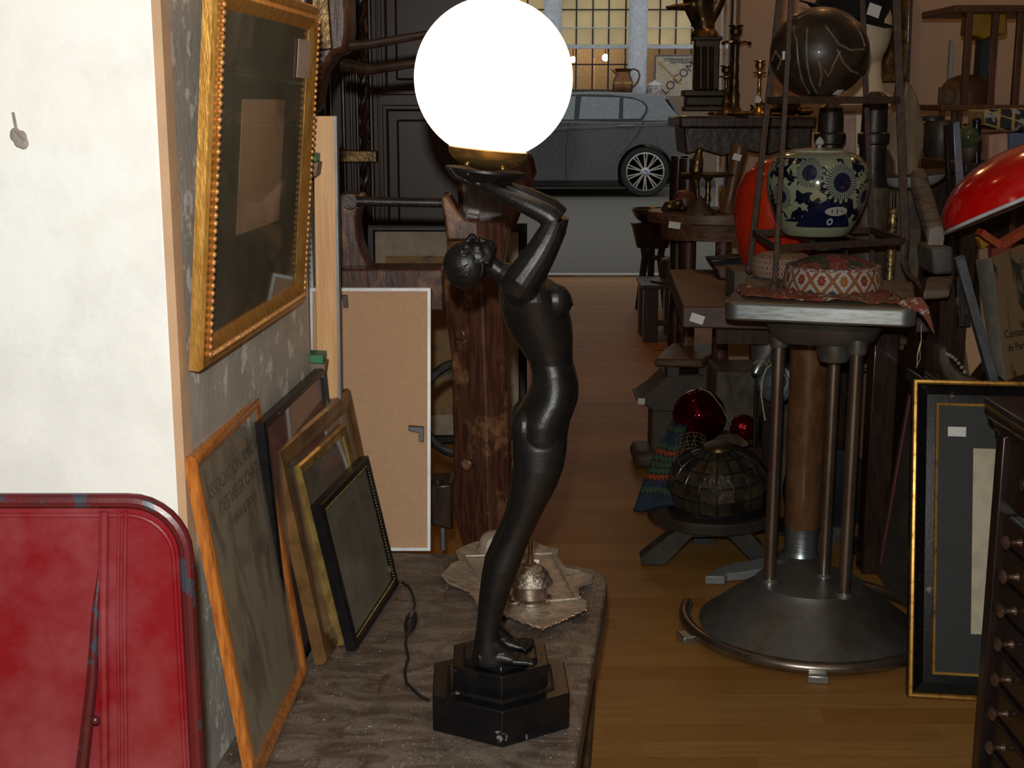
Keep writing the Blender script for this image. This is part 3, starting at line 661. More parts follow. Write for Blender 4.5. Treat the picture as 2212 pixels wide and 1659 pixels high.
# brass canister behind the post
c=P(1112,1120,2.62)
t=thing('brass_canister','slim brass canister on the floor behind the carved post','canister',(c.x,2.72,0))
MB().lathe([(.03,0),(.03,.45),(.028,P(1110,990,2.72).z)],(c.x,2.72,0),24).build('body',M('pale_brass',(.40,.34,.16),r=.35,metal=.6),t)
zz=P(1110,985,2.72).z; MB().lathe([(.034,zz-.004),(.034,zz+.012),(.02,zz+.016)],(c.x,2.72,0),24).build('lid',BRASS,t)
# ================================================================ LARGE FRAMED INK LANDSCAPE
YF=4.35; BLf=PZ(798,957,.003); BRf=PZ(1138,957,.003); YF=BLf.y; TLf=P(790,482,YF+.06); TLf.x=BLf.x
def noop(*a): pass
lprof=[(0,-.02),(0,.0),(.005,.006),(.022,.006),(.028,-.004),(.028,-.019)]
leaning_frame('rounded_black_picture_frame','large black frame with an ink landscape on tan paper, behind the wooden beam','x' and BLf,BRf,TLf,lprof,BLACKP,PAPER,INK,(.115,.13,.885,.855),depth=.02)
# ================================================================ DARK CARVED ARMOIRE
YR=4.75
t=thing('dark_armoire','tall dark carved wooden armoire filling the back behind the globe','armoire',(P(920,955,YR).x,YR+.25,0))
xl=P(684,300,YR).x; xr=P(1108,300,YR).x
MB().box((xl,YR+.02,.0),(xr,YR+.5,2.6)).build('carcass',M('armoire_brown',(.050,.027,.022),(.036,.020,.017),r=.4,sc=8,vec=(5,5,.6),coat=.15),t,bevel=.004)
AR=MATS['armoire_brown']
for px,w_,d_ in ((700,8,.03),(713,5,.045),(740,6,.04),(757,4,.05),(770,5,.05),(800,7,.05),(816,3,.035),(1100,10,.04)):
    p=P(px,200,YR); k=mpp(200,YR)
    MB().tube([(p.x,YR+.01,0.02),(p.x,YR+.01,2.58)],w_*k*.8,10).build('moulding',DKWOOD,t)
p=P(786,200,YR); mb=MB(); r=.013
for j in range(2):
    mb.tube([(p.x+math.cos(i*.55+j*math.pi)*.009,YR-.004+math.sin(i*.55+j*math.pi)*.009,.02+i*.012) for i in range(213)],r*.8,7)
mb.build('twisted_moulding',DKWOOD,t)
def AX(px): return P(px,300,YR).x
def AZ(py): return P(900,py,YR).z
for nm,(x0,x1,y0,y1) in zip(('upper_panel','lower_panel'),((826,1085,205,-330),(826,1085,700,226))):
    x0=AX(x0);x1=AX(x1);z0=AZ(y0);z1=AZ(y1)
    BLp=V((x0,YR+.015,z0)); mb=MB(); sweep_frame(mb,BLp,V((1,0,0)),V((0,0,1)),x1-x0,z1-z0,V((0,-1,0)),[(0,0),(.004,.014),(.014,.014),(.022,.004),(.022,0)]); mb.build('panel_moulding',AR,t)
    MB().box((x0+.05,YR-.0,z0+.05),(x1-.05,YR+.03,z1-.05)).build(nm,AR,t,bevel=.008)
MB().prism([(AX(760)-.06,YR-.03,AZ(350)),(AX(815),YR-.03,AZ(350)),(AX(815),YR-.03,AZ(325)),(AX(760)-.06,YR-.03,AZ(322))],(0,.05,0)).build('lock_plate',OLDBRASS,t,bevel=.004)
# ================================================================ RED METAL PANEL
YT=1.05
t=thing('red_metal_panel','worn red painted metal panel with a rolled rounded rim, in front of the white pillar','panel',(P(150,1400,YT).x,YT,0))
xr_=P(427,1500,YT).x; xl_=xr_-.62; zt=P(200,1072,YT).z; rc=.045
def rr_(x0,z0,x1,z1,r,y,n=8):
    pts=[]
    for cx,cz,a0 in ((x1-r,z0+r,-90),(x1-r,z1-r,0),(x0+r,z1-r,90),(x0+r,z0+r,180)):
        for k in range(n+1):
            a=math.radians(a0+90*k/n); pts.append(V((cx+math.cos(a)*r,y,cz+math.sin(a)*r)))
    return pts
MB().prism(rr_(xl_+.004,.012,xr_-.004,zt-.004,rc,YT+.004),(0,.010,0)).build('sheet',REDPAINT,t)
MB().tube(rr_(xl_+.004,.007,xr_-.004,zt-.004,rc,YT+.002),.0062,10,closed=True).build('rolled_rim',REDRIM,t)
MB().tube(rr_(xl_+.016,.022,xr_-.015,zt-.017,rc*.8,YT+.004),.0022,8,closed=True).build('pressed_ridge',REDPAINT,t)
mb=MB()
for px,w_ in ((222,.0045),(268,.002),(254,.0014)):
    mb.tube([P(px+3,1104,YT+.003),P(px,1330,YT+.001),P(px+4,1659,YT+.003),V((P(px+4,1659,YT).x,YT+.003,.05))],w_,8)
mb.build('pressed_rib',REDPAINT,t)
MB().tube([P(214,1230,YT+.002),P(206,1320,YT-.006),P(198,1470,YT-.010),P(186,1580,YT-.012),P(172,1700,YT-.010)],[.001,.003,.0045,.005,.0055],8).build('lever',REDRIM,t)
MB().ell(P(206,1555,YT-.012),.004,10,8).build('rivet',REDRIM,t)
# brass pot by table corner
c=PZ(1262,1745,.12)
t=thing('brass_pot','round brass pot on the floor at the right edge of the low table','pot',(c.x,c.y,0)) if False else None
# ================================================================ STATUE LAMP
YS=1.61; KS=mpp(900,YS)
cx=P(1079,1617,1.527).x; cy=1.627
t=thing('statue_lamp','black statue lamp of a nude woman holding up a glowing white globe','lamp',(cx,cy,TZ))
def hexr(r,z,rot=0): return [V((cx+r*math.sin(rot+k*math.pi/3),cy-r*math.cos(rot+k*math.pi/3),z)) for k in range(6)]
R0=math.radians(2)
MB().rings([hexr(.100,TZ+.001,R0),hexr(.100,TZ+.049,R0)]).build('base_lower_tier',BLACKP,t,bevel=.0015)
MB().rings([hexr(.082,TZ+.047,R0),hexr(.075,TZ+.052,R0),hexr(.0715,TZ+.053,R0)]).build('base_step',BLACKP,t,bevel=.001)
MB().rings([hexr(.0695,TZ+.049,R0),hexr(.0695,TZ+.081,R0)]).build('base_upper_tier',BLACKP,t,bevel=.0015)
MB().rings([hexr(.055,TZ+.080,R0),hexr(.052,TZ+.087,R0)]).build('base_cap',BLACKP,t,bevel=.0012)
ZF=TZ+.087
body=MB()
def sect(lv,Yc,n=44,dy0=0):
    rs=[]
    for q in lv:
        y,l,r,d=q[:4]; yc=Yc+(q[4] if len(q)>4 else 0); c=P((l+r)/2,y,yc); hw=(r-l)/2*mpp(y,yc)
        rs.append([c+V((math.cos(a)*hw,math.sin(a)*d,0)) for a in [2*math.pi*k/n for k in range(n)]])
    return rs
tors=[(592,1098,1150,.030),(602,1086,1185,.046),(618,1078,1212,.053),(640,1077,1222,.054),(665,1080,1228,.050),(699,1091,1236,.045),(728,1107,1238,.041),(758,1128,1237,.036),(780,1142,1238,.034),(800,1147,1244,.036),(823,1147,1249,.041),(845,1140,1250,.045),(862,1130,1248,.048),(885,1116,1240,.050),(905,1108,1232,.051),(935,1108,1226,.050),(960,1112,1225,.047),(985,1116,1222,.040)]
body.rings(sect(tors,YS))
leg=[(930,1108,1222,.022),(965,1106,1225,.0255),(1011,1109,1217,.0265),(1050,1104,1202,.025),(1095,1098,1178,.0225),(1130,1090,1160,.0195),(1160,1078,1146,.0185),(1183,1066,1137,.0185),(1228,1046,1121,.0195),(1272,1038,1104,.0175),(1322,1032,1088,.013),(1355,1030,1078,.0115),(1385,1027,1078,.012),(1408,1023,1088,.013),(1425,1021,1098,.0135),(1434,1022,1100,.013)]
for sgn in (-1,1):
    off=V((0,.0235+sgn*.0235,0))
    k=len(body.v); body.rings(sect(leg,YS-.0235)); 
    for i in range(k,len(body.v)): body.v[i]+=off
    # buttock, thigh
    body.ell(P(1132,925,YS-.022)+off,(.0165,.022,.026),18,12)
    # foot
    f0=P(1040,1420,YS-.0235)+off; zt=ZF
    fx=f0.x; fy=f0.y
    pts=[(fx-.004,.012,.0125),(fx+.010,.012,.0125),(fx+.024,.0115,.0125),(fx+.036,.0095,.0135),(fx+.048,.0068,.0150)]
    rs=[]
    for x,hz,hy in pts:
        rs.append([V((x,fy+math.cos(a)*hy,max(zt,zt+hz*.75+math.sin(a)*hz))) for a in [2*math.pi*j/16 for j in range(16)]])
    body.rings(rs)
    body.tube([(fx+.006,fy,zt+.034),(fx+.020,fy,zt+.022),(fx+.036,fy,zt+.010)],[.012,.0105,.007],12)
    for j,(dy,ln,rad) in enumerate(((-.0095*-sgn,.0185,.0042),(-.0040*-sgn,.0180,.0034),(.0008*-sgn,.0160,.0031),(.0053*-sgn,.0135,.0029),(.0095*-sgn,.0105,.0027))):
        x0=fx+.045; dy*=1.28; rad*=1.0; body.tube([(x0-.006,fy+dy*.9,zt+.006),(x0+ln*.6,fy+dy,zt+.0056),(x0+ln,fy+dy*1.05,zt+rad*.9)],[rad*1.05,rad,rad*.85],9)
        body.ell((x0+ln,fy+dy*1.05,zt+rad*.95),rad*1.02,9,7)
# chest
body.ell(P(1200,648,YS-.026),(.0185,.019,.020),18,12); body.ell(P(1204,652,YS+.026),(.0185,.019,.020),18,12)
body.ell(P(1229,652,YS-.028),(.0035,.0035,.0035),8,6); body.ell(P(1233,656,YS+.026),(.0035,.0035,.0035),8,6)
body.ell(P(1118,640,YS-.030),(.018,.014,.026),16,10); body.ell(P(1118,640,YS+.030),(.018,.014,.026),16,10)   # shoulder blades
body.ell(P(1218,845,YS),(.016,.028,.026),16,10)  # belly
# shoulders and arms
def arm(pts,dy=0): body.tube([P(a,b,Y) for a,b,Y,r in pts],[r for a,b,Y,r in pts],16)
ya=YS-.048
body.ell(P(1124,618,ya+.004),(.0235,.0195,.022),18,12); body.ell(P(1130,612,YS+.046),(.0225,.0185,.021),18,12)
arm([(1112,628,ya+.004,.020),(1128,605,ya,.0215),(1145,580,ya-.001,.0200),(1162,555,ya-.001,.0186),(1177,530,ya,.0176),(1188,508,ya+.001,.0160),(1196,490,ya+.002,.0142),(1200,479,ya+.003,.0132)])
arm([(1201,481,ya+.003,.0130),(1186,467,ya+.004,.0128),(1165,455,ya+.006,.0122),(1135,441,ya+.009,.0112),(1105,427,ya+.013,.0098),(1078,414,ya+.018,.0086),(1052,401,ya+.024,.0072),(1036,395,ya+.028,.0066)])
arm([(1128,615,YS+.046,.019),(1150,585,YS+.048,.0195),(1175,540,YS+.046,.0175),(1198,495,YS+.043,.0150),(1207,466,YS+.040,.0132)])
arm([(1209,466,YS+.040,.0130),(1190,448,YS+.038,.0125),(1160,432,YS+.034,.0112),(1125,416,YS+.030,.0095),(1090,404,YS+.026,.0075),(1070,397,YS+.022,.0066)])
# hands cupping the dish
def hand(w,pal,tips,thumb,r=.0036):
    w=P(*w); pal=P(*pal)
    body.tube([w,(w+pal)/2+V((0,0,-.001)),pal],[(.0062,.008),(.0060,.0115),(.0050,.012)],14,flat=(0,0,1))
    for i,(a,b,Y) in enumerate(tips):
        e=P(a,b,Y); s0=pal+V((.003,(i-1.5)*.0058,0)); m=s0*.5+e*.5+V((-.002,0,-.0035))
        body.tube([s0,m,e],[r*1.05,r,r*.72],9)
        body.ell(e,r*.74,8,6)
    for a,b in zip(thumb[:-1],thumb[1:]): body.tube([P(*a),P(*b)],[.0042,.0036],9)
hand((1040,396,ya+.027),(1004,386,ya+.036),[(972,362,ya+.020),(968,364,ya+.030),(968,366,ya+.040),(972,368,ya+.050)],[(1028,394,ya+.030),(1020,383,ya+.014),(1008,373,ya+.006)])
hand((1072,398,YS+.022),(1040,390,YS+.020),[(1006,378,YS+.008),(1002,378,YS+.016),(1002,378,YS+.024),(1006,378,YS+.032)],[(1062,396,YS+.026),(1056,388,YS+.036),(1044,382,YS+.040)])
# neck
body.tube([P(1112,606,YS),P(1096,596,YS),P(1078,584,YS),P(1060,570,YS),P(1045,556,YS)],[.022,.0165,.0120,.0122,.0140],16)
# head, thrown back with the face up
ry=Matrix.Rotation(math.radians(-8),3,'Y')
body.ell(P(1006,573,YS),(.0275,.0235,.0285),26,18,ry)
body.ell(P(1030,555,YS),(.0205,.0195,.0190),20,14)
body.ell(P(1048,545,YS),(.0135,.0150,.0145),16,12)
body.ell(P(1061,527,YS),(.0052,.0075,.0065),12,8)      # chin
body.tube([P(1066,532,YS),P(1056,552,YS-.009),P(1047,572,YS-.014)],[.0055,.0068,.0075],10)
body.tube([P(1066,532,YS),P(1056,552,YS+.009),P(1047,572,YS+.014)],[.0055,.0068,.0075],10)
body.tube([P(998,530,YS),P(1010,519,YS),P(1021,509,YS),P(1025,510,YS)],[.0030,.0034,.0042,.0032],10) # nose
body.ell(P(1024,513,YS),(.0036,.0058,.0034),10,8)
body.ell(P(1039,517,YS),(.0036,.0068,.0034),12,8); body.ell(P(1047,519,YS),(.0036,.0062,.0036),12,8)   # lips
for sg in (-1,1):
    body.ell(P(1008,530,YS+sg*.0098),(.0050,.0046,.0030),12,8)   # eye
    body.tube([P(997,530,YS+sg*.004),P(993,533,YS+sg*.011),P(998,542,YS+sg*.018)],[.0025,.0027,.002],8)  # brow
    body.ell(P(1030,536,YS+sg*.0125),(.0075,.005,.0055),12,8)    # cheek
b2=blob(body,.00105,3); bo=b2.build('figure',BLACK,t,ang=180)
# bobbed hair: shallow ridges over the skull, kept on its surface
hc=P(1006,573,YS); RI=ry.inverted()
def skull(px,py,k=1.02):
    r=ray(px,py); q=P(px,py,YS-.01); d=(q-hc); l=RI@V((d.x,0,d.z)); e=1-(l.x/.0275)**2-(l.z/.0285)**2
    return V((q.x,YS-.0235*math.sqrt(max(e,.03))*k,q.z))
mb=MB()
for pts in ([(1029,540),(1037,556),(1043,572),(1041,590),(1034,603)],[(1023,548),(1028,561),(1032,578)],[(1012,566),(1000,576),(985,584),(971,586)],[(1019,580),(1005,594),(991,599)],[(981,541),(992,548),(1006,549),(1018,542)]):
    q=[skull(*p) for p in pts]; n=len(q); mb.tube(q,[.0006]+[.0019]*(n-2)+[.0006],8)
mb.build('hair',BLACK,t,ang=180)
# dish
tilt=Matrix.Rotation(math.radians(5.5),3,'Y'); pc=P(1047,371,YS); ax=tilt@V((0,0,1))
MB().lathe([(.010,-.017),(.026,-.013),(.040,-.006),(.0468,.000),(.0468,.0035),(.042,.0025),(.020,-.001),(.002,-.001)],pc,48,axis=ax).build('dish',BLACK,t,bevel=.0005)
for a,b in ((1009,354),(1086,364)): MB().ell(P(a,b,YS-.026),.0028,12,8).build('screw',BRASS,t)
# brass gallery 
gc=P(1052,352,YS); 
MB().lathe([(.012,-.008),(.028,-.004),(.040,.002),(.0465,.010),(.0475,.016),(.0455,.017),(.030,.010),(.010,.006)],gc,48,axis=ax).build('brass_gallery',BRASS,t,bevel=.0006)
# globe
GC=P(1066,169,YS); RG=171.5*mpp(169,YS)
pr=[]
for j in range(33):
    a=-math.pi/2+math.radians(28)+ (math.pi-math.radians(28))*j/32; pr.append((RG*math.cos(a),RG*math.sin(a)))
GLOBEM=emit('glowing_opal_glass',(1.0,.85,.66),1.6)
MB().lathe(pr,GC,64,axis=ax).build('globe_shade',GLOBEM,t)
# cord with inline switch
def oz(px,py,h=.0035): return PZ(px,py,TZ+h)
pp_=[(852,1258),(868,1257),(883,1266),(893,1285),(896,1305),(890,1325)]
q_=[(880,1360),(876,1390),(882,1420),(874,1450),(878,1475),(893,1490),(908,1503),(925,1512)]
cdo=MB().tube([oz(*p) for p in pp_],.0022,8).tube([oz(*p) for p in q_],.0022,8).build('cord',CABLEB,t); cdo['label']='black cord with inline switch'
sw=MB(); a=oz(893,1321,.006); b=oz(882,1366,.006); d=(b-a)
sw.tube([a,a+d*.12,a+d*.35,a+d*.65,a+d*.88,b],[(.003,.003),(.005,.007),(.006,.0098),(.006,.0098),(.005,.007),(.003,.003)],14,flat=(0,0,1)); swo=sw.build('switch',BLKPLAS,cdo)
MB().ell(a+d*.5+V((0,0,.005)),(.004,.006,.003),10,6).build('switch_button',BLKPLAS,cdo)
# ================================================================ SILVER INKSTAND
zt=TZ+.012
out=[(952,1243),(975,1218),(990,1212),(982,1192),(998,1182),(1024,1172),(1050,1168),(1080,1150),(1110,1158),(1150,1168),(1175,1180),(1206,1186),(1208,1205),(1222,1228),(1252,1234),(1284,1246),(1280,1258),(1262,1264),(1250,1272),(1252,1290),(1270,1302),(1266,1318),(1240,1330),(1208,1345),(1173,1360),(1130,1347),(1095,1332),(1070,1318),(1035,1318),(1022,1290),(1012,1278),(990,1268),(968,1260)]
op=[PZ(a,b,zt) for a,b in out]
t=thing('silver_inkstand','tarnished silver inkstand tray with a domed inkwell behind the statue lamp','inkstand',(op[0]+op[15])/2*1.0)
OFF[t.name]=V(t.location)
cc=sum(op,V((0,0,0)))/len(op); import itertools
def sc_(k,z): return [V((cc.x+(p.x-cc.x)*k,cc.y+(p.y-cc.y)*k,z)) for p in op]
mb=MB(); mb.rings([sc_(.93,zt-.006),sc_(.99,zt-.003),sc_(1.0,zt),sc_(.985,zt+.0025),sc_(.96,zt+.001),sc_(.86,zt-.003),sc_(.80,zt-.0035)]); mb.build('tray',SILVER,t,ang=50)
mb=MB(); mb.tube([op[i]+V((0,0,.0003)) for i in range(17,31)],.0018,8)
for i in range(17,30):
    for k in (0,.5):
        p=op[i]*(1-k)+op[(i+1)%len(op)]*k; mb.ell(p+V((0,0,.0005)),(.003,.003,.0028),8,6)
mb.build('scrolled_edge',SILVERP,t)
mb=MB()
for i in (2,14,24,7): mb.ell(V((cc.x+(op[i].x-cc.x)*.8,cc.y+(op[i].y-cc.y)*.8,TZ+.005)),.005,10,8)
mb.build('foot',SILVERP,t)
ic=PZ(1145,1290,zt); 
iw=MB().lathe([(.035,-.003),(.035,.001),(.0305,.002),(.0282,.004),(.0275,.024),(.028,.026)],(ic.x,ic.y,zt),36).build('inkwell',SILVERP,t)
MB().lathe([(.035,.025),(.0362,.027),(.0325,.033),(.028,.043),(.019,.052),(.009,.056),(.006,.057)],(ic.x,ic.y,zt),36).build('inkwell_lid',M('embossed_silver',(.55,.47,.38),(.22,.18,.14),r=.28,metal=.8,sc=130,lo=.5,hi=.56,bump=1.0),t)
MB().lathe([(.007,.055),(.010,.057),(.005,.060),(.006,.064),(.003,.066),(.0045,.072),(.003,.078),(.0045,.084),(.003,.089),(.0035,.094),(.001,.098)],(ic.x,ic.y,zt),14).build('finial',M('copper_finial',(.50,.32,.22),r=.25,metal=.9),t)
ic=PZ(1066,1186,zt)
MB().lathe([(.030,-.003),(.030,.002),(.025,.008),(.024,.020),(.018,.028),(.008,.033)],(ic.x,ic.y,zt),30).build('rear_inkwell',SILVER,t)
c=PZ(1158,1213,zt+.03)
mb=MB(); ins=sc_(.80,zt-.001); q4=[ins[i] for i in (2,13,24,17)]
q4=[sc_(.84,zt)[i] for i in (3,11,20,27)]
mb.tube([q for i in range(4) for q in (q4[i],q4[i]*.5+q4[(i+1)%4]*.5)],.0022,8,closed=True); mb.build('inner_ridge',SILVER,t)
t=thing('price_tag','tiny white price tag leaning against the silver inkwell lid','tag',c)
MB().obox(c,(.005,0,0),(0,.0005,0),(0,.0005,.0035)).build('tag',WHITE,t)
# ================================================================ METAL PEDESTAL TABLE
bx,by=.66,2.83
t=thing('pedestal_table','grey cast metal pedestal table with three steel tubes on a domed round base','table',(bx,by,0))
MB().lathe([(.236,.004),(.240,.012),(.228,.020),(.175,.062),(.130,.094),(.121,.104),(.117,.110),(.005,.112)],(bx,by,0),64).build('domed_base',ALUD,t)
MB().lathe([(.124,.088),(.126,.094),(.122,.100)],(bx,by,0),48).build('base_rim',ALU,t)
R=.272; a0=math.radians(160); 
pth=[(bx+R*math.cos(a),by+R*math.sin(a),.020) for a in [a0+ (math.radians(255))*k/60 for k in range(61)]]
MB().tube(pth,.0135,14).build('foot_ring',STEEL,t)
for a in (196,262,-28):
    a=math.radians(a); c=V((bx+R*math.cos(a),by+R*math.sin(a),0)); d=V((math.cos(a),math.sin(a),0))
    MB().prism([c+d*.035+V((-d.y,d.x,0))*.022,c+d*.035-V((-d.y,d.x,0))*.022,c-d*.03-V((-d.y,d.x,0))*.015,c-d*.03+V((-d.y,d.x,0))*.015],(0,0,.018)).build('foot',ALU,t,bevel=.003)
poles=[PZ(1662,1255,.112),PZ(1779,1243,.112),PZ(1823,1285,.112)]
for p in poles:
    q=MB().tube([(p.x,p.y,.110),(p.x,p.y,.68)],.0135,24).build('tube',STEEL,t)
    MB().lathe([(.020,.109),(.020,.114),(.015,.119)],(p.x,p.y,0),24).build('collar',ALU,t)
th=math.radians(-13); ux=V((math.cos(th),math.sin(th),0)); uy=V((-math.sin(th),math.cos(th),0))
f0=P(1563,650,2.68); f1=P(1981,672,2.58); wpl=(V((f1.x,f1.y,0))-V((f0.x,f0.y,0))); L=wpl.length; ux=wpl.normalized(); uy=V((-ux.y,ux.x,0)); zt2=.755
o0=V((f0.x,f0.y,0)); D=.44
def rrect(o,ux,uy,w,d,r,z,n=6):
    pts=[]
    for cx_,cy_,a0 in ((w-r,r,-90),(w-r,d-r,0),(r,d-r,90),(r,r,180)):
        for k in range(n+1):
            a=math.radians(a0+90*k/n); p=o+ux*(cx_+math.cos(a)*r)+uy*(cy_+math.sin(a)*r); pts.append(V((p.x,p.y,z)))
    return pts
print('platform',o0,L)
MB().prism(rrect(o0,ux,uy,L,D,.03,zt2-.036),(0,0,.036)).build('top_plate',ALU,t,bevel=.005)
MB().prism(rrect(o0+ux*.004+uy*.004,ux,uy,L-.008,D-.008,.028,zt2),(0,0,.0012)).build('dusty_surface',M('dusty_top_surface',(.21,.16,.115),(.16,.125,.09),r=.7,sc=8),t)
hc_=V((bx+.005,by-.01,0)); rs=[]
for z,k in ((.655,.80),(.668,.92),(.690,1.0),(.700,.9),(.720,.98)): rs.append(rrect(hc_-ux*.118*k-uy*.10*k,ux,uy,.236*k,.20*k,.06*k,z))
MB().rings(rs).build('head_casting',ALUD,t)
MB().lathe([(.012,.612),(.030,.618),(.036,.632),(.037,.66)],(hc_.x+.012,hc_.y-.045,0),28).build('hub',ALUD,t)
for p in poles: MB().lathe([(.019,.640),(.021,.648),(.021,.67)],(p.x,p.y,0),20).build('socket',ALUD,t)
c=PZ(1671,640,zt2+.002); MB().lathe([(.008,0),(.006,.002),(.001,.003)],c,16).build('bolt',ALU,t)
ZP=zt2+.0015
# ================================================================ RED BROWN SIDE TABLE
ztab=.68
t=thing('brown_wooden_table','wide reddish brown wooden table with a thick edge behind the pedestal table','table',(1.0,3.5,0))
q0=P(1478,667,3.1); q1=P(2012,685,3.1); 
MB().prism([V((q0.x,3.13,ztab-.052)),V((q1.x,3.06,ztab-.052)),V((q1.x+.03,3.84,ztab-.052)),V((q0.x+.05,3.84,ztab-.052))],(0,0,.052)).build('tabletop',M('purple_brown_wood',(.085,.040,.036),(.060,.028,.026),r=.5,sc=12,vec=(1,6,6),bump=.2),t,bevel=.004)
for x,y in ((q0.x+.34,3.75),(q1.x-.08,3.2),(q1.x-.06,3.75)): MB().box((x-.03,y-.03,0),(x+.03,y+.03,ztab-.053)).build('leg',DKWOOD,t,bevel=.003)
MB().box((q0.x+.10,3.24,ztab-.11),(q1.x-.06,3.26,ztab-.053)).build('apron',DKWOOD,t)
def sticker(px,py,Y,w,h,rot,label,ny=0):
    c=P(px,py,Y); r=math.radians(rot); u=V((math.cos(r),0,math.sin(r))); v=V((-math.sin(r),0,math.cos(r)))
    o=MB().obox(c,u*w,v*h,V((0,.0008,0))).top('price_sticker',WHITE,label,'sticker',bevel=.0004); return o
attach(sticker(1506,688,3.118,.0165,.0105,-18,'x'),t,'price_sticker')
# ================================================================ RUSTY IRON STAND
t=thing('rusty_iron_stand','rusty flat iron two tier stand holding the ginger jar and the carved ball','stand',(.66,2.95,ZP))
def ib(a,b,w=.0065,d=.003,name='upright',side=(0,1,0)): MB().bar(a,b,w,d,side).build(name,RUST,t,bevel=.0008)
zf=ZP
fl=PZ(1672,634,ZP); bl=V((P(1618,586,3.14).x,3.14,ZP)); fr=PZ(1967,612,ZP)
FLt=P(1712,-60,fl.y+.02); BLt=P(1690,-60,3.1); FRt=P(1934,-60,2.95)
zlo=P(1760,517,2.98).z; zhi=P(1770,216,2.98).z
def on(a,b,z): k=(z-a.z)/(b.z-a.z); return a+(b-a)*k
ib(fl,FLt,.0052); ib(bl,BLt,.007); 
frk=P(1955,520,2.93); ib(frk,FRt,.0085)
bk=V((FRt.x-.02,3.2,zhi+.4)); bk0=V((fr.x-.02,3.2,ZP)); ib(bk0,bk,.006)
MB().tube([frk,P(1952,560,2.92),P(1962,590,2.90),P(1980,606,2.88),V((P(1988,611,2.86).x,2.86,ZP+.004))],[(.009,.003),(.008,.003),(.007,.003),(.006,.003),(.004,.003)],8,flat=(1,0,0)).build('curled_foot',RUST,t)
MB().ell(fl+V((0,-.002,.010)),(.012,.005,.015),14,8).build('foot',RUST,t)
MB().ell(bl+V((0,-.002,.010)),(.010,.005,.013),14,8).build('foot',RUST,t)
for z,nm in ((zlo,'lower_crossbar'),(zhi,'upper_crossbar')):
    a=on(fl,FLt,z); b=on(bl,BLt,z); c=on(frk,FRt,z) if z>frk.z else frk; d=on(bk0,bk,z)
    ib(a,c,.0075,.003,nm); ib(a,b,.0075,.003,nm,(1,0,0)); ib(b,d,.0075,.003,nm); ib(c,d,.0075,.003,nm,(1,0,0))
    m1=(a+c)/2; m2=(b+d)/2
    ib(a+(c-a)*.32-V((0,0,0)),b+(d-b)*.32,.003,.006,nm,(1,0,0)); ib(a+(c-a)*.68,b+(d-b)*.68,.003,.006,nm,(1,0,0))
# ginger jar
YJ=3.0; t=thing('ginger_jar','round blue and white porcelain ginger jar with floral painting and knobbed lid','jar',P(1762,516,YJ))
zj=zlo+.008; k=mpp(430,YJ); base=V((P(1761,516,YJ).x,YJ,zj)); OFF[t.name]=base; t.location=base
jp=[(514,66),(508,72),(495,80),(470,93),(440,104),(415,109),(390,109),(365,102),(348,88),(340,72),(336,58)]
o=MB().lathe([(hw*k,(516-py)*k) for py,hw in jp]+[(.03,(516-334)*k)],base,56).build('body',JARM,t)
MB().lathe([(62*k,(516-338)*k),(60*k,(516-333)*k),(40*k,(516-330)*k),(10*k,(516-328)*k)],base,40).build('lid',M('celadon_lid',(.40,.40,.31),r=.15,coat=.5),t)
MB().lathe([(5*k,(516-329)*k),(5*k,(516-325)*k),(10*k,(516-320)*k),(9*k,(516-314)*k),(2*k,(516-306)*k)],base,20).build('knob',M('celadon_knob',(.42,.50,.44),r=.15,coat=.5),t)
# carved ball
YB_=3.0; r=104*mpp(115,YB_); c=P(1770,114,YB_); 
t=thing('carved_ball','big dark carved ball with curling leaf ridges resting on the iron stand','ball',V((c.x,c.y,c.z-r*.93))); 
MB().ell(c,(r*1.02,r,r*.93),48,32).build('ball',CARVED,t,ang=180)
def bs(px,py,k=1.0):
    q=ray(px,py); o=V((0,0,HC)); best=None
    # intersect with ellipsoid
    S=V((1/(r*1.02),1/r,1/(r*.93))); d=V((q.x*S.x,q.y*S.y,q.z*S.z)); p=V(((o-c).x*S.x,(o-c).y*S.y,(o-c).z*S.z))
    A=d.dot(d);B=2*p.dot(d);Cc=p.dot(p)-k; disc=B*B-4*A*Cc
    if disc<0: tt_=-B/(2*A)
    else: tt_=(-B-math.sqrt(disc))/(2*A)
    return o+q*tt_
for pts in ([(1712,56),(1722,90),(1724,130),(1732,170),(1748,200)],[(1744,60),(1742,100),(1744,140),(1752,176),(1764,200)],[(1760,20),(1786,60),(1812,95),(1838,108),(1866,106)],[(1815,110),(1800,140),(1790,165),(1766,128)],[(1808,105),(1822,135),(1838,152),(1852,158)],[(1766,128),(1775,160),(1770,185)],[(1690,52),(1725,38),(1765,22)],[(1668,130),(1676,110),(1688,128),(1680,150)],[(1800,22),(1835,40),(1860,75),(1868,100)]):
    q=[bs(*p) for p in pts]; n=len(q)
    sm=[]
    for i in range(n-1):
        for f in (0,.33,.66): 
            a_=q[i]*(1-f)+q[i+1]*f; dd=(a_-c); sm.append(a_ if False else c+dd)
    sm.append(q[-1]); MB().tube([bs_ for bs_ in sm],.0028,8).build('carved_ridge',M('worn_ridge',(.16,.12,.08),r=.45),t)
sp=MB()
for px,py,w_,lab in ((1699,119,.011,'white price sticker on the left side of the carved ball'),(1811,199,.010,'white price sticker low on the right of the carved ball')):
    q=bs(px,py,1.03); n=(q-c).normalized(); u=n.cross(V((0,0,1))).normalized(); v=n.cross(u); 
    MB().obox(q,u*w_,v*w_*.8,n*.0006).build('price_sticker',WHITE,t)['label']='white price sticker'
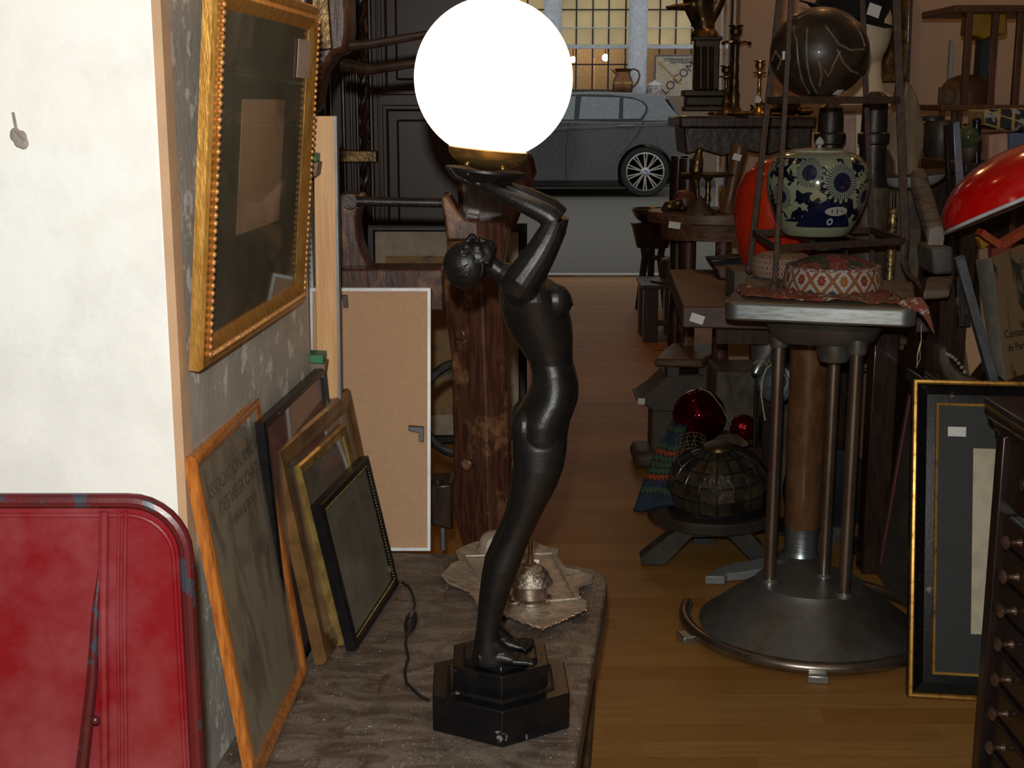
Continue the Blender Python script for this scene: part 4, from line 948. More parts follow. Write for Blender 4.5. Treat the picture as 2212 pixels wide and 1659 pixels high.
# hats on the table
YH=2.83
c=V((P(1804,630,2.80).x,2.83,ZP)); k=mpp(600,2.83)
t=thing('beaded_hat','beaded round hat with a white and red diamond band, frontmost on the pedestal table','hat',c+V((0,0,.004)))
MB().lathe([(98*k,.002),(104*k,.008),(105*k,.022),(102*k,.040),(99*k,.052)],c+V((0,0,.002)),64).build('beaded_band',BEAD1,t)
MB().lathe([(100*k,.051),(101*k,.054),(100*k,.057)],c,64).build('bead_edging',M('white_beads',(.42,.36,.32),(.20,.05,.06),r=.6,sc=160,lo=.48,hi=.52),t)
MB().lathe([(99*k,.052),(90*k,.057),(72*k,.066),(50*k,.074),(30*k,.078),(3*k,.080)],c,48,sy=.9).build('crown',PATCH,t)
c=V((P(1690,606,3.06).x,3.07,ZP))
t=thing('striped_beaded_hat','smaller red and white beaded hat behind the diamond patterned one','hat',c+V((0,0,.003)))
k=mpp(590,3.07); MB().lathe([(58*k,.002),(64*k,.010),(66*k,.030),(62*k,.045),(50*k,.054),(36*k,.057),(20*k,.056),(3*k,.056)],c,56).build('body',BEAD2,t)
# embroidered cloth
def cloth():
    vs=[];fs=[];nx,ny=46,22
    for j in range(ny+1):
        for i in range(nx+1):
            u=i/nx; v=j/ny
            X=P(1595,620,2.8).x+u*(P(2015,650,2.8).x-P(1595,620,2.8).x); Y=2.68-.095*u*.95+v*.16+.035*math.sin(u*9)*v*.5+(.03 if u<.1 else 0)
            z=ZP+.002+.0035*(1+math.sin(u*23+v*7)*math.cos(v*11+u*5))+.002*(1+math.sin(u*61+v*17))
            ov=X-(o0.x+ux.x*L-.01)
            if ov>0: X-=ov
            if Y<2.705-.115*u: Y=max(Y,2.705-.115*u)
            vs.append((X,Y,z))
    for j in range(ny):
        for i in range(nx):
            a=j*(nx+1)+i; fs.append((a,a+1,a+nx+2,a+nx+1))
    return vs,fs
mb=MB(); mb.add(*cloth()); o=mb.top('embroidered_cloth',REDCLOTH,'faded red embroidered cloth under the beaded hats on the pedestal table','cloth',ang=180)
so=o.modifiers.new('thick','SOLIDIFY'); so.thickness=.0025
MB().prism([P(a,b_,2.60) for a,b_ in ((1936,655),(1965,642),(1992,642),(2006,662),(2014,695),(2020,724),(2006,700),(1994,682),(1985,674),(1960,668))],(0,.006,0)).top('red_cloth_corner',REDCLOTH,'pointed red corner of cloth hanging over the right end of the pedestal table','cloth',bevel=.002)
mb=MB(); pts=[P(1990,700,2.62),P(1990,735,2.62),P(1987,748,2.62),P(1982,765,2.62),P(1981,790,2.62)]
mb.tube(pts,[.0008,.0008,.0022,.0012,.0006],6); mb.tube([P(1987,748,2.62),P(1988,775,2.62),P(1979,795,2.62)],.0006,5); mb.top('knotted_string',CABLEC,'knotted cream string hanging from the red cloth corner','string')
# ================================================================ OBJECTS BEHIND THE STAND
# red vase
mb=MB(); mb.lp(1682,[(598,44),(580,56),(555,67),(520,78),(480,87),(430,92),(385,86),(350,70),(328,48),(319,20),(318,1)],3.45,48)
mb.top('red_vase',REDVASE,'large orange red balloon shaped vase behind the ginger jar','vase')
zt_=ztab
def onto(o,z):  # rest an object on a height
    b=min((o.matrix_basis@V(c)).z for c in o.bound_box); o.location.z += z-b+.0005; return o
onto(bpy.data.objects['red_vase'],ztab)
t=MB().box((P(1572,600,3.3).x,3.2,ztab+.001),(P(1640,600,3.3).x,3.34,ZP-.003)).top('dusty_wooden_block',TERRA,'dusty grey wooden block under the rear foot of the iron stand','block',bevel=.004)
# iron pipes on wood
for cxp,top,Yp,lab,wd in ((1783,222,3.62,'left upright dark iron pipe with a ring collar behind the jar',34),(1876,197,3.48,'right upright dark iron pipe on a grey wooden base',40)):
    b=V((P(cxp,500,Yp).x,Yp,ztab)); k=mpp(300,Yp); zz=lambda y:P(cxp,y,Yp).z
    t=thing('iron_pipe_post',lab,'post',b)
    MB().lathe([(wd*k*1.02,ztab+.001),(wd*k,zz(500)),(wd*k*.98,zz(412)),(wd*k*.9,zz(402))],(b.x,Yp,0),32).build('wooden_base',DUSTWOOD,t)
    MB().lathe([(wd*k*.92,zz(404)),(33*k,zz(388)),(29*k,zz(370)),(28*k,zz(300)),(27*k,zz(top+30)),(24*k,zz(top+10)),(14*k,zz(top+1)),(2*k,zz(top))],(b.x,Yp,0),32).build('pipe',IRON,t)
    MB().lathe([(29*k,zz(312)),(33*k,zz(309)),(34*k,zz(292)),(33*k,zz(288)),(29*k,zz(285))],(b.x,Yp,0),32).build('collar',IRON,t)
# mannequin
YM=4.05; b=P(1870,400,YM)
t=thing('mannequin_bust','cream mannequin head and shoulders wearing the black hat','mannequin',(b.x,YM,0))
mb=MB()
mb.ell(P(1862,60,YM),(.085,.095,.12),24,16); mb.tube([P(1882,85,YM),P(1874,130,YM),P(1872,170,YM),P(1866,215,YM)],[.050,.040,.044,.07],24)
mb.ell(P(1862,232,YM),(.115,.075,.055),24,14); mb.ell(P(1862,290,YM),(.105,.085,.12),24,14); mb.tube([P(1862,290,YM),P(1862,420,YM)],[.095,.085],24)
bb=blob(mb,.006,5); bb.build('bust',CREAM,t,ang=180)
MB().lathe([(.15,0.001),(.15,.02),(.02,.03),(.018,P(1862,420,YM).z+.02)],(b.x,YM,0),24).build('stand_pole',IRON,t)
MB().prism([P(a,b_,YM-.13) for a,b_ in ((1808,238),(1850,236),(1850,352),(1812,350))],(0,.02,0)).build('pink_sash',M('pinkish_cloth',(.52,.36,.30),r=.8),t,bevel=.004)
t=thing('black_hat','black felt hat with a wide brim and a white price sticker','hat',P(1830,50,YM-.02))
ax=V((.27,-.12,1)).normalized(); c=P(1832,42,YM-.02)
MB().lathe([(.04,.000),(.112,.004),(.128,.012),(.150,.012),(.152,.016),(.13,.018),(.108,.014),(.104,.03),(.104,.09),(.095,.125),(.06,.138),(.004,.14)],c,48,axis=ax).build('hat_body',FELT,t)
OFFS=c+ax*.055+V((.04,-.105,0))
MB().obox(P(1888,22,YM-.15),(.017,0,-.006),(.004,0,.016),(0,.001,0)).build('price_sticker',WHITE,t)
# basin and wooden form
t=thing('enamel_basin','white enamel basin with a rusty rim holding the pale wooden form','basin',P(1972,408,3.6))
c=P(1972,400,3.6); ax=V((-.09,-.02,1)).normalized(); k=mpp(390,3.6)
MB().lathe([(30*k,-.004),(45*k,-.001),(62*k,.012),(72*k,.026),(77*k,.030),(78*k,.0315),(70*k,.028),(44*k,.004),(5*k,.002)],c,48,axis=ax).build('bowl',ENAMEL,t)
MB().lathe([(76*k,.031),(79*k,.031),(79*k,.034),(76*k,.034)],c,48,axis=ax).build('rim',RUST,t)
def soft(mb,vox,name,mat,label,cat,it=8): return blob(mb,vox,it).top(name,mat,label,cat,ang=180)
mb=MB().prism([P(a,b_,3.56) for a,b_ in ((1956,172),(1972,184),(1984,212),(1992,242),(1999,275),(1997,318),(1986,352),(1982,385),(1934,382),(1932,350),(1922,330),(1908,312),(1902,285),(1906,262),(1926,246),(1944,232),(1951,205))],(0,.10,0))
soft(mb,.005,'wooden_form',PALEWOOD,'smooth pale wooden form standing in the enamel basin','form')
# support under the basin
o=MB().box((P(1918,500,3.5).x,3.5,ztab+.001),(P(1992,500,3.5).x,3.70,P(1972,400,3.6).z-.008)).top('grey_wooden_block',DUSTWOOD,'tall grey rough wooden block under the enamel basin','block',bevel=.006)
mb=MB(); k=mpp(520,3.3); x=P(1926,520,3.3).x
t=thing('brass_tube','engraved slim brass tube standing in front of the grey block','tube',(x,3.3,ztab))
zz=lambda y:P(1926,y,3.3).z
MB().lathe([(10*k,ztab+.001),(10*k,zz(560)),(9*k,zz(500)),(10*k,zz(498)),(10*k,zz(455)),(7*k,zz(450))],(x,3.3,0),20).build('tube_body',M('engraved_brass',(.45,.32,.14),(.14,.09,.04),r=.35,metal=.7,sc=90,lo=.5,hi=.55,bump=.5),t)
MB().lathe([(4*k,zz(452)),(4*k,zz(412))],(x,3.3,0),12).build('rod',IRON,t)
# carved log end + blocks to its right
o=MB().prism([P(a,b_,2.92) for a,b_ in ((2002,500),(2006,488),(2016,482),(2030,484),(2040,494),(2042,520),(2036,531),(2003,531))],(-.006,.13,.115)).top('split_log',M('log_wood',(.17,.12,.09),(.09,.065,.045),r=.6,sc=30,vec=(1,.2,5),bump=.3),'short carved log with its grooved pale end towards the camera','log',bevel=.004)
mb=MB()
for i in range(11): mb.bar(P(2006+i*3,529,2.918),P(2010+i*3,488+abs(i-5)*1.0,2.918),.0006,.0012)
q=mb.build('end_grain',M('pale_end_grain',(.5,.44,.42),r=.5),o)
MB().prism([P(a,b_,2.98) for a,b_ in ((2012,534),(2060,532),(2062,592),(2018,594))],(0,.12,0)).top('dusty_metal_box',M('dusty_grey_metal',(.12,.115,.10),(.07,.065,.055),r=.6,sc=12),'dusty grey metal box between the split log and a plank','box',bevel=.008)
MB().prism([PZ(1995,629,.772),PZ(2052,625,.772),PZ(2062,594,.772),PZ(2002,597,.772)],(0,0,-.018)).top('thick_plank',M('plank_worn',(.20,.155,.125),(.15,.11,.085),r=.5,sc=12),'short thick plank with a worn pale rounded edge under the metal box','plank',bevel=.006)
MB().box((P(2012,680,3.02).x,2.96,.537),(P(2070,680,3.02).x,3.04,.750)).top('plank_support',DKWOOD,'dark upright board carrying the short thick plank','board')
# ================================================================ BIG BLACK AND GOLD FRAME
BLb=PZ(1961,1506,.003); BRb=PZ(2420,1532,.003); TLb=P(1976,817,BLb.y+.17); print('bigframe',BLb,BRb,TLb)
bpf=[(0,-.03),(0,-.004),(.003,.000),(.007,.001),(.010,-.003),(.016,-.006),(.030,-.012),(.046,-.010),(.050,-.006),(.050,-.022),(.03,-.03)]
def big_extra(t,BL,U,Vv,N,w,h):
    for nm,pr in (('gold_outer_line',[(.0005,-.003),(.003,.0012),(.0075,.002),(.0105,-.002),(.008,-.004)]),('gold_inner_slip',[(.046,-.011),(.047,-.0045),(.052,-.006),(.056,-.016),(.050,-.018)])):
        mb=MB(); sweep_frame(mb,BL,U,Vv,w,h,N,pr); mb.build(nm,M('bright_gilt',(.75,.42,.10),(.25,.12,.03),r=.34,metal=.8,sc=50,lo=.5,hi=.72),t)
    m_=MB(); q=lambda x,y:(x*w,y*h)
    quad(m_,BL,U,Vv,N,.070,h-.113,.105,h-.094,-.0074,-.0066); m_.build('price_label',WHITE,t)
leaning_frame('black_gold_picture_frame','large black frame with gold lines and a dark mat, standing on the floor',BLb,BRb,TLb,bpf,BLACKP,GREYPAD,PAPER,(.30,.205,.66,.785),glass=None,extra=big_extra,depth=.03)
# ================================================================ CHEST OF SMALL DRAWERS
XF=.806; cy0,cy1=1.55,2.105; ztc=.684
t=thing('chest_of_drawers','dark wooden chest of many small drawers with turned knobs at the right edge','cabinet',(1.05,1.83,0))
MB().box((XF+.002,cy0,.0),(1.3,cy1,ztc-.055)).build('carcass',BLKPLAS if False else M('ebonised_wood',(.022,.013,.011),(.012,.008,.008),r=.3,sc=20,vec=(2,2,.5),coat=.3),t)
EB=MATS['ebonised_wood']
MB().box((XF-.024,cy1-.03,0),(XF+.03,cy1,ztc-.055)).build('corner_post',EB,t,bevel=.003)
mb=MB(); mb.prism([V((XF-.040,0,ztc)),V((XF-.043,0,ztc-.010)),V((XF-.036,0,ztc-.022)),V((XF-.034,0,ztc-.034)),V((XF-.022,0,ztc-.044)),V((XF-.022,0,ztc-.056)),V((1.3,0,ztc-.056)),V((1.3,0,ztc))],(0,cy1-cy0+.03,0))
for v in mb.v: v.y+=cy0-.01
mb.build('moulded_top',EB,t,bevel=.003)
def zc(py): return P(2180,py,2.05).z
ys=[1152,1225,1297,1368,1443,1515,1587,1658,1730,1800]
for i,py in enumerate(ys):
    z=zc(py); 
    if z<.06: break
    d=MB().box((XF-.010,cy0+.02,z-.0225),(XF+.004,cy1-.034,z+.0225)).build('drawer',EB,t,bevel=.003)
    for yy in (2.005,1.70):
        MB().lathe([(.0075,-.004),(.0085,.0),(.005,.006),(.0035,.011),(.004,.016),(.0085,.021),(.0115,.024),(.0115,.027),(.007,.0305),(.001,.032)],(XF-.008,yy,z),24,axis=(-1,0,0)).build('knob',M('worn_brown_knob',(.13,.075,.055),(.08,.045,.03),r=.3,metal=.3,sc=60),d)
    MB().box((XF-.016,cy0+.01,z-.0285),(XF+.002,cy1-.03,z-.0245)).build('drawer_rail',EB,t,bevel=.001)
dr=MB().box((XF-.008,cy0+.02,zc(1100)),(XF+.004,cy1-.036,zc(955))).build('deep_drawer',EB,t,bevel=.004)
MB().lathe([(.008,-.004),(.009,.002),(.004,.004)],(XF-.008,2.02,zc(1035)),16,axis=(-1,0,0)).build('lock',SILVERP,dr)
c=V((.84,2.03,ztc)); 
MB().tube([c+V((math.cos(a)*.028,math.sin(a)*.034,.0035+.004*math.sin(a*.5)**2)) for a in [2*math.pi*k/30 for k in range(30)]],.0034,10,closed=True).top('grey_cable_loop',M('grey_cable',(.33,.36,.33),r=.4),'loop of pale grey cable lying on the chest of drawers','cable')
# ================================================================ RED LAMPSHADE
YL2=2.75; t=None
c=P(2222,425,YL2); k=mpp(400,YL2)
t=thing('red_enamel_lamp','glossy red dome lamp shade with a white inner rim at the right edge','lamp',(P(2330,600,YL2).x,2.97,.5355))
ax=V((-.375,.235,.92)).normalized(); RR=188*k; Hh=112*k
pr=[(RR,0)]+[(RR*math.cos(a),Hh*math.sin(a)) for a in [math.radians(90)*i/16 for i in range(1,17)]]
prin=[(RR*.985*math.cos(a),(Hh-.004)*math.sin(a)) for a in [math.radians(90)*i/16 for i in range(16,-1,-1)]]
mb=MB(); mb.lathe(pr+prin,c,64,axis=ax); 
# open dome: drop the closing caps
mb.f=[f for f in mb.f if len(f)==4]; mb.build('lamp_shade',REDGLOSS,t)
MB().lathe([(RR*.93,-.001),(RR*.992,-.006),(RR*.998,-.003),(RR*.985,.001)],c,64,axis=ax).build('white_rim',ENAMEL,t) if False else None
mb=MB(); mb.tube([c+(Matrix.Rotation(0,3,'Z')@V((0,0,0)))+ax*(-.004)+ (ax.orthogonal().normalized()*math.cos(a)+ax.cross(ax.orthogonal().normalized())*math.sin(a))*RR*.985 for a in [2*math.pi*i/64 for i in range(64)]],.0042,8,closed=True); mb.build('white_rim',ENAMEL,t)
px_=P(2330,600,YL2).x
MB().tube([(px_,2.97,.5355),(px_,2.97,.80),(px_-.01,2.95,.90),c+ax*.02,c+ax*Hh*.9],[.012,.012,.011,.010,.012],14).build('stand_pole',IRON,t)
MB().lathe([(.10,.001),(.10,.012),(.02,.02)],(px_,2.97,.5355),32).build('base',IRON,t)
# ================================================================ RIGHT SIDE CLUTTER ON A DARK CHEST
x0=P(2010,800,2.95).x+.012
t=thing('dark_wooden_chest','dark wooden chest carrying the printed paper bag behind the large frame','chest',(x0+.4,3.02,0))
MB().box((x0,2.80,.0),(x0+.95,3.35,.50)).build('chest_body',DKWOOD,t,bevel=.006)
MB().box((x0-.012,2.785,.50),(x0+.96,3.36,.535)).build('lid',DKWOOD,t,bevel=.005)
zc2=.5355
# carved curved wooden arm
mb=MB().prism([P(a,b_,2.80) for a,b_ in ((2033,712),(2048,706),(2058,742),(2082,768),(2112,778),(2138,790),(2140,806),(2132,813),(2066,813),(2062,790),(2044,770),(2034,742))],(0,.07,0))
o=mb.top('carved_wooden_arm',DUSTWOOD,'curved carved wooden arm resting just above the large black and gold frame','wood carving',bevel=.006); onto(o,zc2)
mb=MB()
for i in range(7): a=P(2048+i*6.5,722+i*i*.75+i*2,2.797); mb.ell(a,(.0045,.003,.0045),8,6)
mb.build('carved_beads',M('pale_wear',(.28,.23,.20),r=.5),o)
# paper bag with print
t=thing('printed_paper_bag','upright tan paper bag printed with flowers and lettering, white side panel','bag',P(2170,792,2.95))
Yb=2.93; z0=zc2
f=[P(2178,786,Yb-.03),P(2258,770,Yb+.06),P(2212,528,Yb+.11),P(2143,557,Yb+.03)]; f[0].z=f[1].z=z0
g=[V((P(2160,790,Yb+.03).x,Yb+.06,z0)),f[0],f[3],P(2107,562,Yb+.10)]
MB().prism(f,(.0,.012,0)).build('printed_front',frame_print('bag_print',(.30,.19,.10),(.06,.06,.035),16,.54,.60,(1,1,.5),(.24,.045,.025)),t)
MB().prism(g,(.004,.010,0)).build('white_side',M('bag_white',(.47,.46,.38),r=.6),t)
bkq=[g[0]+V((.01,.10,0)),f[1]+V((.0,.09,0)),f[2]+V((0,.09,.0)),P(2115,540,Yb+.2)]
MB().prism(bkq,(0,.010,0)).build('back_panel',M('bag_tan',(.33,.21,.11),r=.7),t)
mb=MB(); u=(f[1]-f[0]).normalized(); v=(f[3]-f[0]).normalized(); n=u.cross(v).normalized(); n=n if n.y<0 else -n
text(mb,'Contes',f[0]+u*.012+v*.105+n*.001,u,v,n,.026,.0004); text(mb,'de Paris',f[0]+u*.018+v*.075+n*.001,u,v,n,.024,.0004); mb.build('lettering',M('black_ink',(.03,.025,.02),r=.7),t)
# steel bars
mb=MB().prism([P(2067,528,2.86),P(2086,520,2.86),P(2166,814,2.83),P(2148,818,2.83)],(0,.02,0)); 
o=mb.top('grey_steel_bar',M('grey_steel',(.15,.16,.18),(.11,.115,.125),r=.45,metal=.5),'long slanting grey steel bar left of the paper bag','bar',bevel=.001); onto(o,zc2)
t=thing('chrome_strip','pair of upright bluish chrome strips behind the enamel basin','metal strip',(P(2062,400,3.05).x,3.08,zc2))
MB().prism([P(2059,266,3.05),P(2073,262,3.05),P(2083,398,3.05),P(2066,410,3.05)],(0,.004,0)).build('strip',M('blue_steel',(.26,.34,.42),(.20,.26,.33),r=.3,metal=.6,sc=14),t,bevel=.0008)
MB().prism([P(2043,270,3.06),P(2050,266,3.06),P(2064,560,3.06),P(2056,560,3.06)],(0,.02,0)).build('rail',M('dark_chrome',(.05,.055,.065),r=.2,metal=.8),t,bevel=.001)
q=P(2062,560,3.06); MB().box((q.x-.004,3.065,zc2),(q.x+.004,3.08,q.z+.01)).build('rail_foot',IRON,t)
t=thing('key_hook','dark iron bracket with bright metal clasp right of the red cloth corner','bracket',P(2075,712,2.9))
MB().prism([P(2066,600,2.92),P(2084,600,2.92),P(2098,705,2.90),P(2072,706,2.90)],(0,.02,0)).build('plate',IRON,t,bevel=.002)
MB().tube([P(2080,635,2.895),P(2088,635,2.895),P(2089,680,2.89),P(2080,700,2.89),P(2078,640,2.895)],.0016,8).build('clasp',STEEL,t)
MB().tube([P(2066,643,2.9),P(2069,660,2.89),P(2068,675,2.9)],.003,8).build('bright_link',SILVERP,t)
onto(t,zc2) if False else None
# carved pink/orange boxes above the bag
t=thing('orange_folded_stand','orange red folding wooden stand behind the paper bag','stand',P(2150,560,3.15))
MB().bar(P(2115,500,3.12),P(2158,530,3.12),.008,.02).build('arm',M('orange_paint',(.42,.07,.02),r=.5),t)
MB().bar(P(2158,530,3.12),P(2225,490,3.12),.008,.02).build('arm',MATS['orange_paint'],t)
MB().bar(P(2157,532,3.12),V((P(2160,600,3.14).x,3.14,zc2)),.022,.02).build('post',M('dull_red_paint',(.26,.04,.035),r=.6),t)
MB().bar(V((P(2235,600,3.2).x,3.24,zc2)),P(2120,510,3.2),.012,.012).top('yellow_plank',YELLOW,'yellow slanting plank behind the orange folding stand','plank')
# ================================================================ ETAGERE (open shelves)
YE=4.25
t=thing('open_shelf_unit','brown wooden open shelf unit against the tan wall, top right','shelf',(P(2140,600,YE).x,YE+.15,0))
WBR=M('warm_brown_wood',(.15,.062,.028),(.09,.04,.02),r=.4,sc=14,vec=(6,6,.5))
def ex(px): return P(px,200,YE).x
def ez(py): return P(2140,py,YE).z
MB().box((ex(2050),YE,ez(26)),(ex(2300),YE+.34,ez(10))).build('shelf',WBR,t,bevel=.003)
MB().box((ex(2031),YE-.02,ez(239)),(ex(2300),YE+.34,ez(226))).build('shelf',WBR,t,bevel=.003)
MB().box((ex(2031),YE-.02,ez(560)),(ex(2300),YE+.34,ez(545))).build('shelf',WBR,t,bevel=.003)
for px,a,b in ((2086,226,26),(2142,226,26),(2196,226,26),(2262,226,26)): MB().box((ex(px)-.010,YE+.005,ez(a)),(ex(px)+.010,YE+.025,ez(b))).build('upper_post',WBR,t,bevel=.002)
for px in (2040,2066,2078,2290): MB().box((ex(px)-.007,YE,0),(ex(px)+.007,YE+.02,ez(238))).build('lower_post',WBR,t,bevel=.002)
for px in (2036,2290): MB().box((ex(px)-.01,YE+.31,0),(ex(px)+.01,YE+.33,ez(238))).build('rear_post',WBR,t,bevel=.002)
zs=ez(226)
b=V((ex(2128),YE+.17,zs)); k=mpp(190,YE)
o=MB().lathe([(60*k,.001),(60*k,26*k),(54*k,45*k),(40*k,58*k),(20*k,65*k),(2,67*k)][:5]+[(1*k,67*k)],b,40,sy=.8).top('brown_leather_dome',M('chestnut_leather',(.14,.055,.025),(.10,.04,.02),r=.4,sc=8),'brown domed leather box on the middle shelf of the shelf unit','box')
t=thing('yellow_lantern','yellow cloth lantern hanging inside the upper shelf','lantern',P(2135,30,YE+.12))
MB().prism([P(a,b_,YE+.10) for a,b_ in ((2100,27),(2176,27),(2178,70),(2168,76),(2152,70),(2128,86),(2112,78),(2094,74))],(0,.10,0)).build('cloth',YELLOW,t,bevel=.01)
MB().box((ex(2091),YE+.2,zs+.001),(ex(2098),YE+.22,ez(80))).top('mirror_edge',M('pale_mirror_edge',(.45,.52,.52),r=.2),'pale vertical mirror edge standing on the middle shelf','mirror')
MB().box((ex(2165),YE+.22,zs+.001),(ex(2185),YE+.28,ez(60))).top('dark_book',M('dark_grey_cover',(.04,.045,.045),r=.5),'tall dark book upright behind the leather box','book')
t=thing('small_framed_card','small framed card leaning at the left end of the middle shelf','picture frame',(ex(2054),YE+.05,zs))
MB().box((ex(2036),YE+.03,zs+.001),(ex(2068),YE+.045,ez(187))).build('frame',WBR,t,bevel=.002)
MB().box((ex(2048),YE+.026,zs+.008),(ex(2066),YE+.034,ez(194))).build('card',M('olive_card',(.14,.10,.04),r=.6),t)
# drum on a dark pedestal
b=P(2030,352,4.0); 
t=thing('black_drum','black round drum with a flat lid between the pale form and the chrome strips','drum',(b.x,4.0,b.z))
k=mpp(300,4.0); MB().lathe([(20*k,.001),(34*k,12*k),(40*k,40*k),(41*k,70*k),(37*k,88*k),(26*k,92*k)],b,36).build('drum_body',M('black_leather_drum',(.03,.022,.018),(.05,.035,.025),r=.45,sc=18,bump=.3),t)
MB().lathe([(24*k,90*k),(24*k,98*k),(22*k,101*k),(2*k,102*k)],b+V((-.03,0,0)),30).build('lid',MATS['black_leather_drum'],t)
MB().lathe([(44*k,-.02),(45*k,0)],b,30).build('drum_tray',M('orange_wood',(.25,.10,.03),r=.5),t)
MB().box((b.x-.05,3.95,0),(b.x+.05,4.05,b.z-.021)).top('drum_pedestal',DKWOOD,'narrow dark pedestal under the black drum','pedestal',bevel=.003)
# things standing on the rear right, in front of the shelf unit
zr=P(2160,350,3.6).z
t=thing('rear_side_table','dark side table behind the red lamp carrying a patchwork box and books','table',(P(2190,600,3.7).x,3.7,0))
xa=P(2085,400,3.55).x
MB().box((xa,3.56,zr-.03),(xa+.6,3.95,zr)).build('tabletop',DKWOOD,t,bevel=.003)
for x,y in ((xa+.03,3.6),(xa+.57,3.6),(xa+.03,3.92),(xa+.57,3.92)): MB().box((x-.02,y-.02,0),(x+.02,y+.02,zr-.03)).build('leg',DKWOOD,t)
def PB(poly,Y,th,name,mat,label,cat,bev=.003,rest=None):
    o=MB().pp(poly,Y,th).top(name,mat,label,cat,bevel=bev)
    if rest is not None: onto(o,rest)
    return o
PB([(2137,293),(2178,288),(2186,350),(2136,352)],3.6,.10,'pink_wooden_block',PINKWOOD,'pinkish worn wooden block under the patchwork box','block',.006,zr)
PB([(2182,286),(2250,286),(2250,350),(2182,350)],3.58,.12,'blue_book',BLUEPAPER,'thick dull blue book beside the pink wooden block','book',.004,zr)
m,b_=newmat('black_gold_patchwork'); x,y,z=coords(); cc_=((x*26.0).fr()-.5).abs().gt(.40).max(((z*30.0+x*9.0).fr()-.5).abs().gt(.44)); col=mix(cc_,(.018,.018,.018),(.40,.25,.08)); lk(mix(ramp(noise(30,2),.55,.6)*.6,col,(.5,.45,.36)),b_.inputs['Base Color']); b_.inputs['Roughness'].default_value=.6
zq=max((bpy.data.objects[n].matrix_basis@V(c)).z for n in ('pink_wooden_block','blue_book') for c in bpy.data.objects[n].bound_box)
PB([(2127,243),(2250,238),(2250,292),(2150,286),(2127,279)],3.59,.14,'patchwork_box',m,'black and gold patchwork covered box under the shelf unit','box',.006,zq)
t=thing('field_telescope','dark tube with a round green glass lens left of the pink block','telescope',P(2108,345,3.6))
MB().tube([V((P(2110,348,3.6).x,3.6,zr)),P(2110,262,3.6)],.011,16).build('tube',BLKPLAS,t); 
MB().lathe([(.027,-.012),(.030,-.006),(.026,.004),(.010,.012),(.001,.013)],P(2092,296,3.59),28,axis=(-.3,-1,0)).build('lens',M('green_glass_lens',(.06,.08,.03),r=.08,coat=.6),t)
MB().ell(P(2110,262,3.6),.012,14,10).build('cap',BLKPLAS,t)
o=MB().lathe([(.02,0),(.034,.03),(.03,.06),(.016,.075),(.02,.10)],V((P(2092,350,3.62).x,3.62,zr)),20).top('small_clay_figure',LEATHER,'small brown clay pot under the green lens','pot')
PB([(2090,520),(2110,515),(2140,600),(2108,640)],3.0,.12,'brown_parcel',CARD,'brown parcel wedged behind the grey steel bar','parcel',.004,zc2)
# ================================================================ SIDEBOARD AND DARK BACK ROW
xs=P(1790,700,4.8).x
t=thing('dark_sideboard','long dark wooden sideboard standing behind the brown table','sideboard',(xs+.9,4.75,0))
MB().box((xs,4.75,.08),(xs+.92,5.15,.86)).build('carcass',DKWOOD,t,bevel=.005)
MB().box((xs-.02,4.73,.86),(xs+.94,5.17,.89)).build('top',DKWOOD,t,bevel=.004)
for i in range(2):
    d=MB().box((xs+.03+i*.44,4.735,.12),(xs+.45+i*.44,4.755,.80)).build('door',DKWOOD,t,bevel=.006); MB().ell((xs+.42+i*.06,4.73,.5),.012,10,8).build('door_knob',OLDBRASS,d)
for x in (xs+.04,xs+.88): MB().box((x-.03,4.78,0),(x+.03,5.1,.08)).build('foot',DKWOOD,t)
# wooden frames and crates under the tables
def leggy(name,label,cat,xp0,xp1,Y,yt,mat,w=.018,dep=.3,rail=.45):
    x0=P(xp0,900,Y).x; x1=P(xp1,900,Y).x; z1=P(xp0,yt,Y).z
    t=thing(name,label,cat,((x0+x1)/2,Y+dep/2,0))
    for x in (x0,x1):
        for y in (Y,Y+dep): MB().box((x-w,y-w,0),(x+w,y+w,z1)).build('leg',mat,t,bevel=.002)
    MB().box((x0-w*1.3,Y-w*1.3,z1),(x1+w*1.3,Y+dep+w*1.3,z1+.02)).build('seat',mat,t,bevel=.003)
    MB().box((x0,Y-w*.5,z1*rail),(x1,Y+w*.5,z1*rail+.025)).build('stretcher',mat,t,bevel=.002)
    return t
leggy('wooden_stool','plain brown wooden stool under the right half of the brown table','stool',1866,1926,3.55,742,M('mid_brown_wood',(.16,.085,.05),(.10,.055,.035),r=.5,sc=14,vec=(4,4,.5)))
o=PB([(1926,856),(1962,852),(1966,1000),(1924,1002)],3.38,.05,'pine_offcut',M('dull_pine',(.26,.13,.06),(.18,.09,.04),r=.6,sc=12,vec=(6,6,.5)),'upright reddish pine offcut left of the big black and gold frame','board',.003,0.001)
o.scale.z=1.0
t=thing('dark_leaning_board','thin dark framed board leaning left of the big black and gold frame','board',V((P(1930,1300,2.86).x,2.86,0)))
bl_=[P(1966,852,3.12),P(1976,858,3.10),PZ(1962,1300,.002),PZ(1940,1306,.002),PZ(1896,1242,.002),P(1902,1215,3.13)]
MB().prism(bl_,(.0,.02,0)).build('panel',M('dusty_dark_panel',(.075,.062,.05),(.05,.04,.035),r=.6,sc=9),t)
MB().tube([bl_[0]-V((0,.003,0)),bl_[-1]-V((0,.003,0))],.004,8).build('red_edge',M('dull_red_edge',(.16,.035,.025),r=.5),t)
o=MB().lathe([(.002,-.012),(.115,-.010),(.120,0),(.115,.010),(.002,.012)],V((P(1790,1010,3.5).x,3.5,.122)),48,axis=(-.12,-1,.12)).top('black_disc',BLKPLAS,'black round disc standing behind the steel tubes','disc')
mb=MB(); cc=PZ(1868,1188,.012)
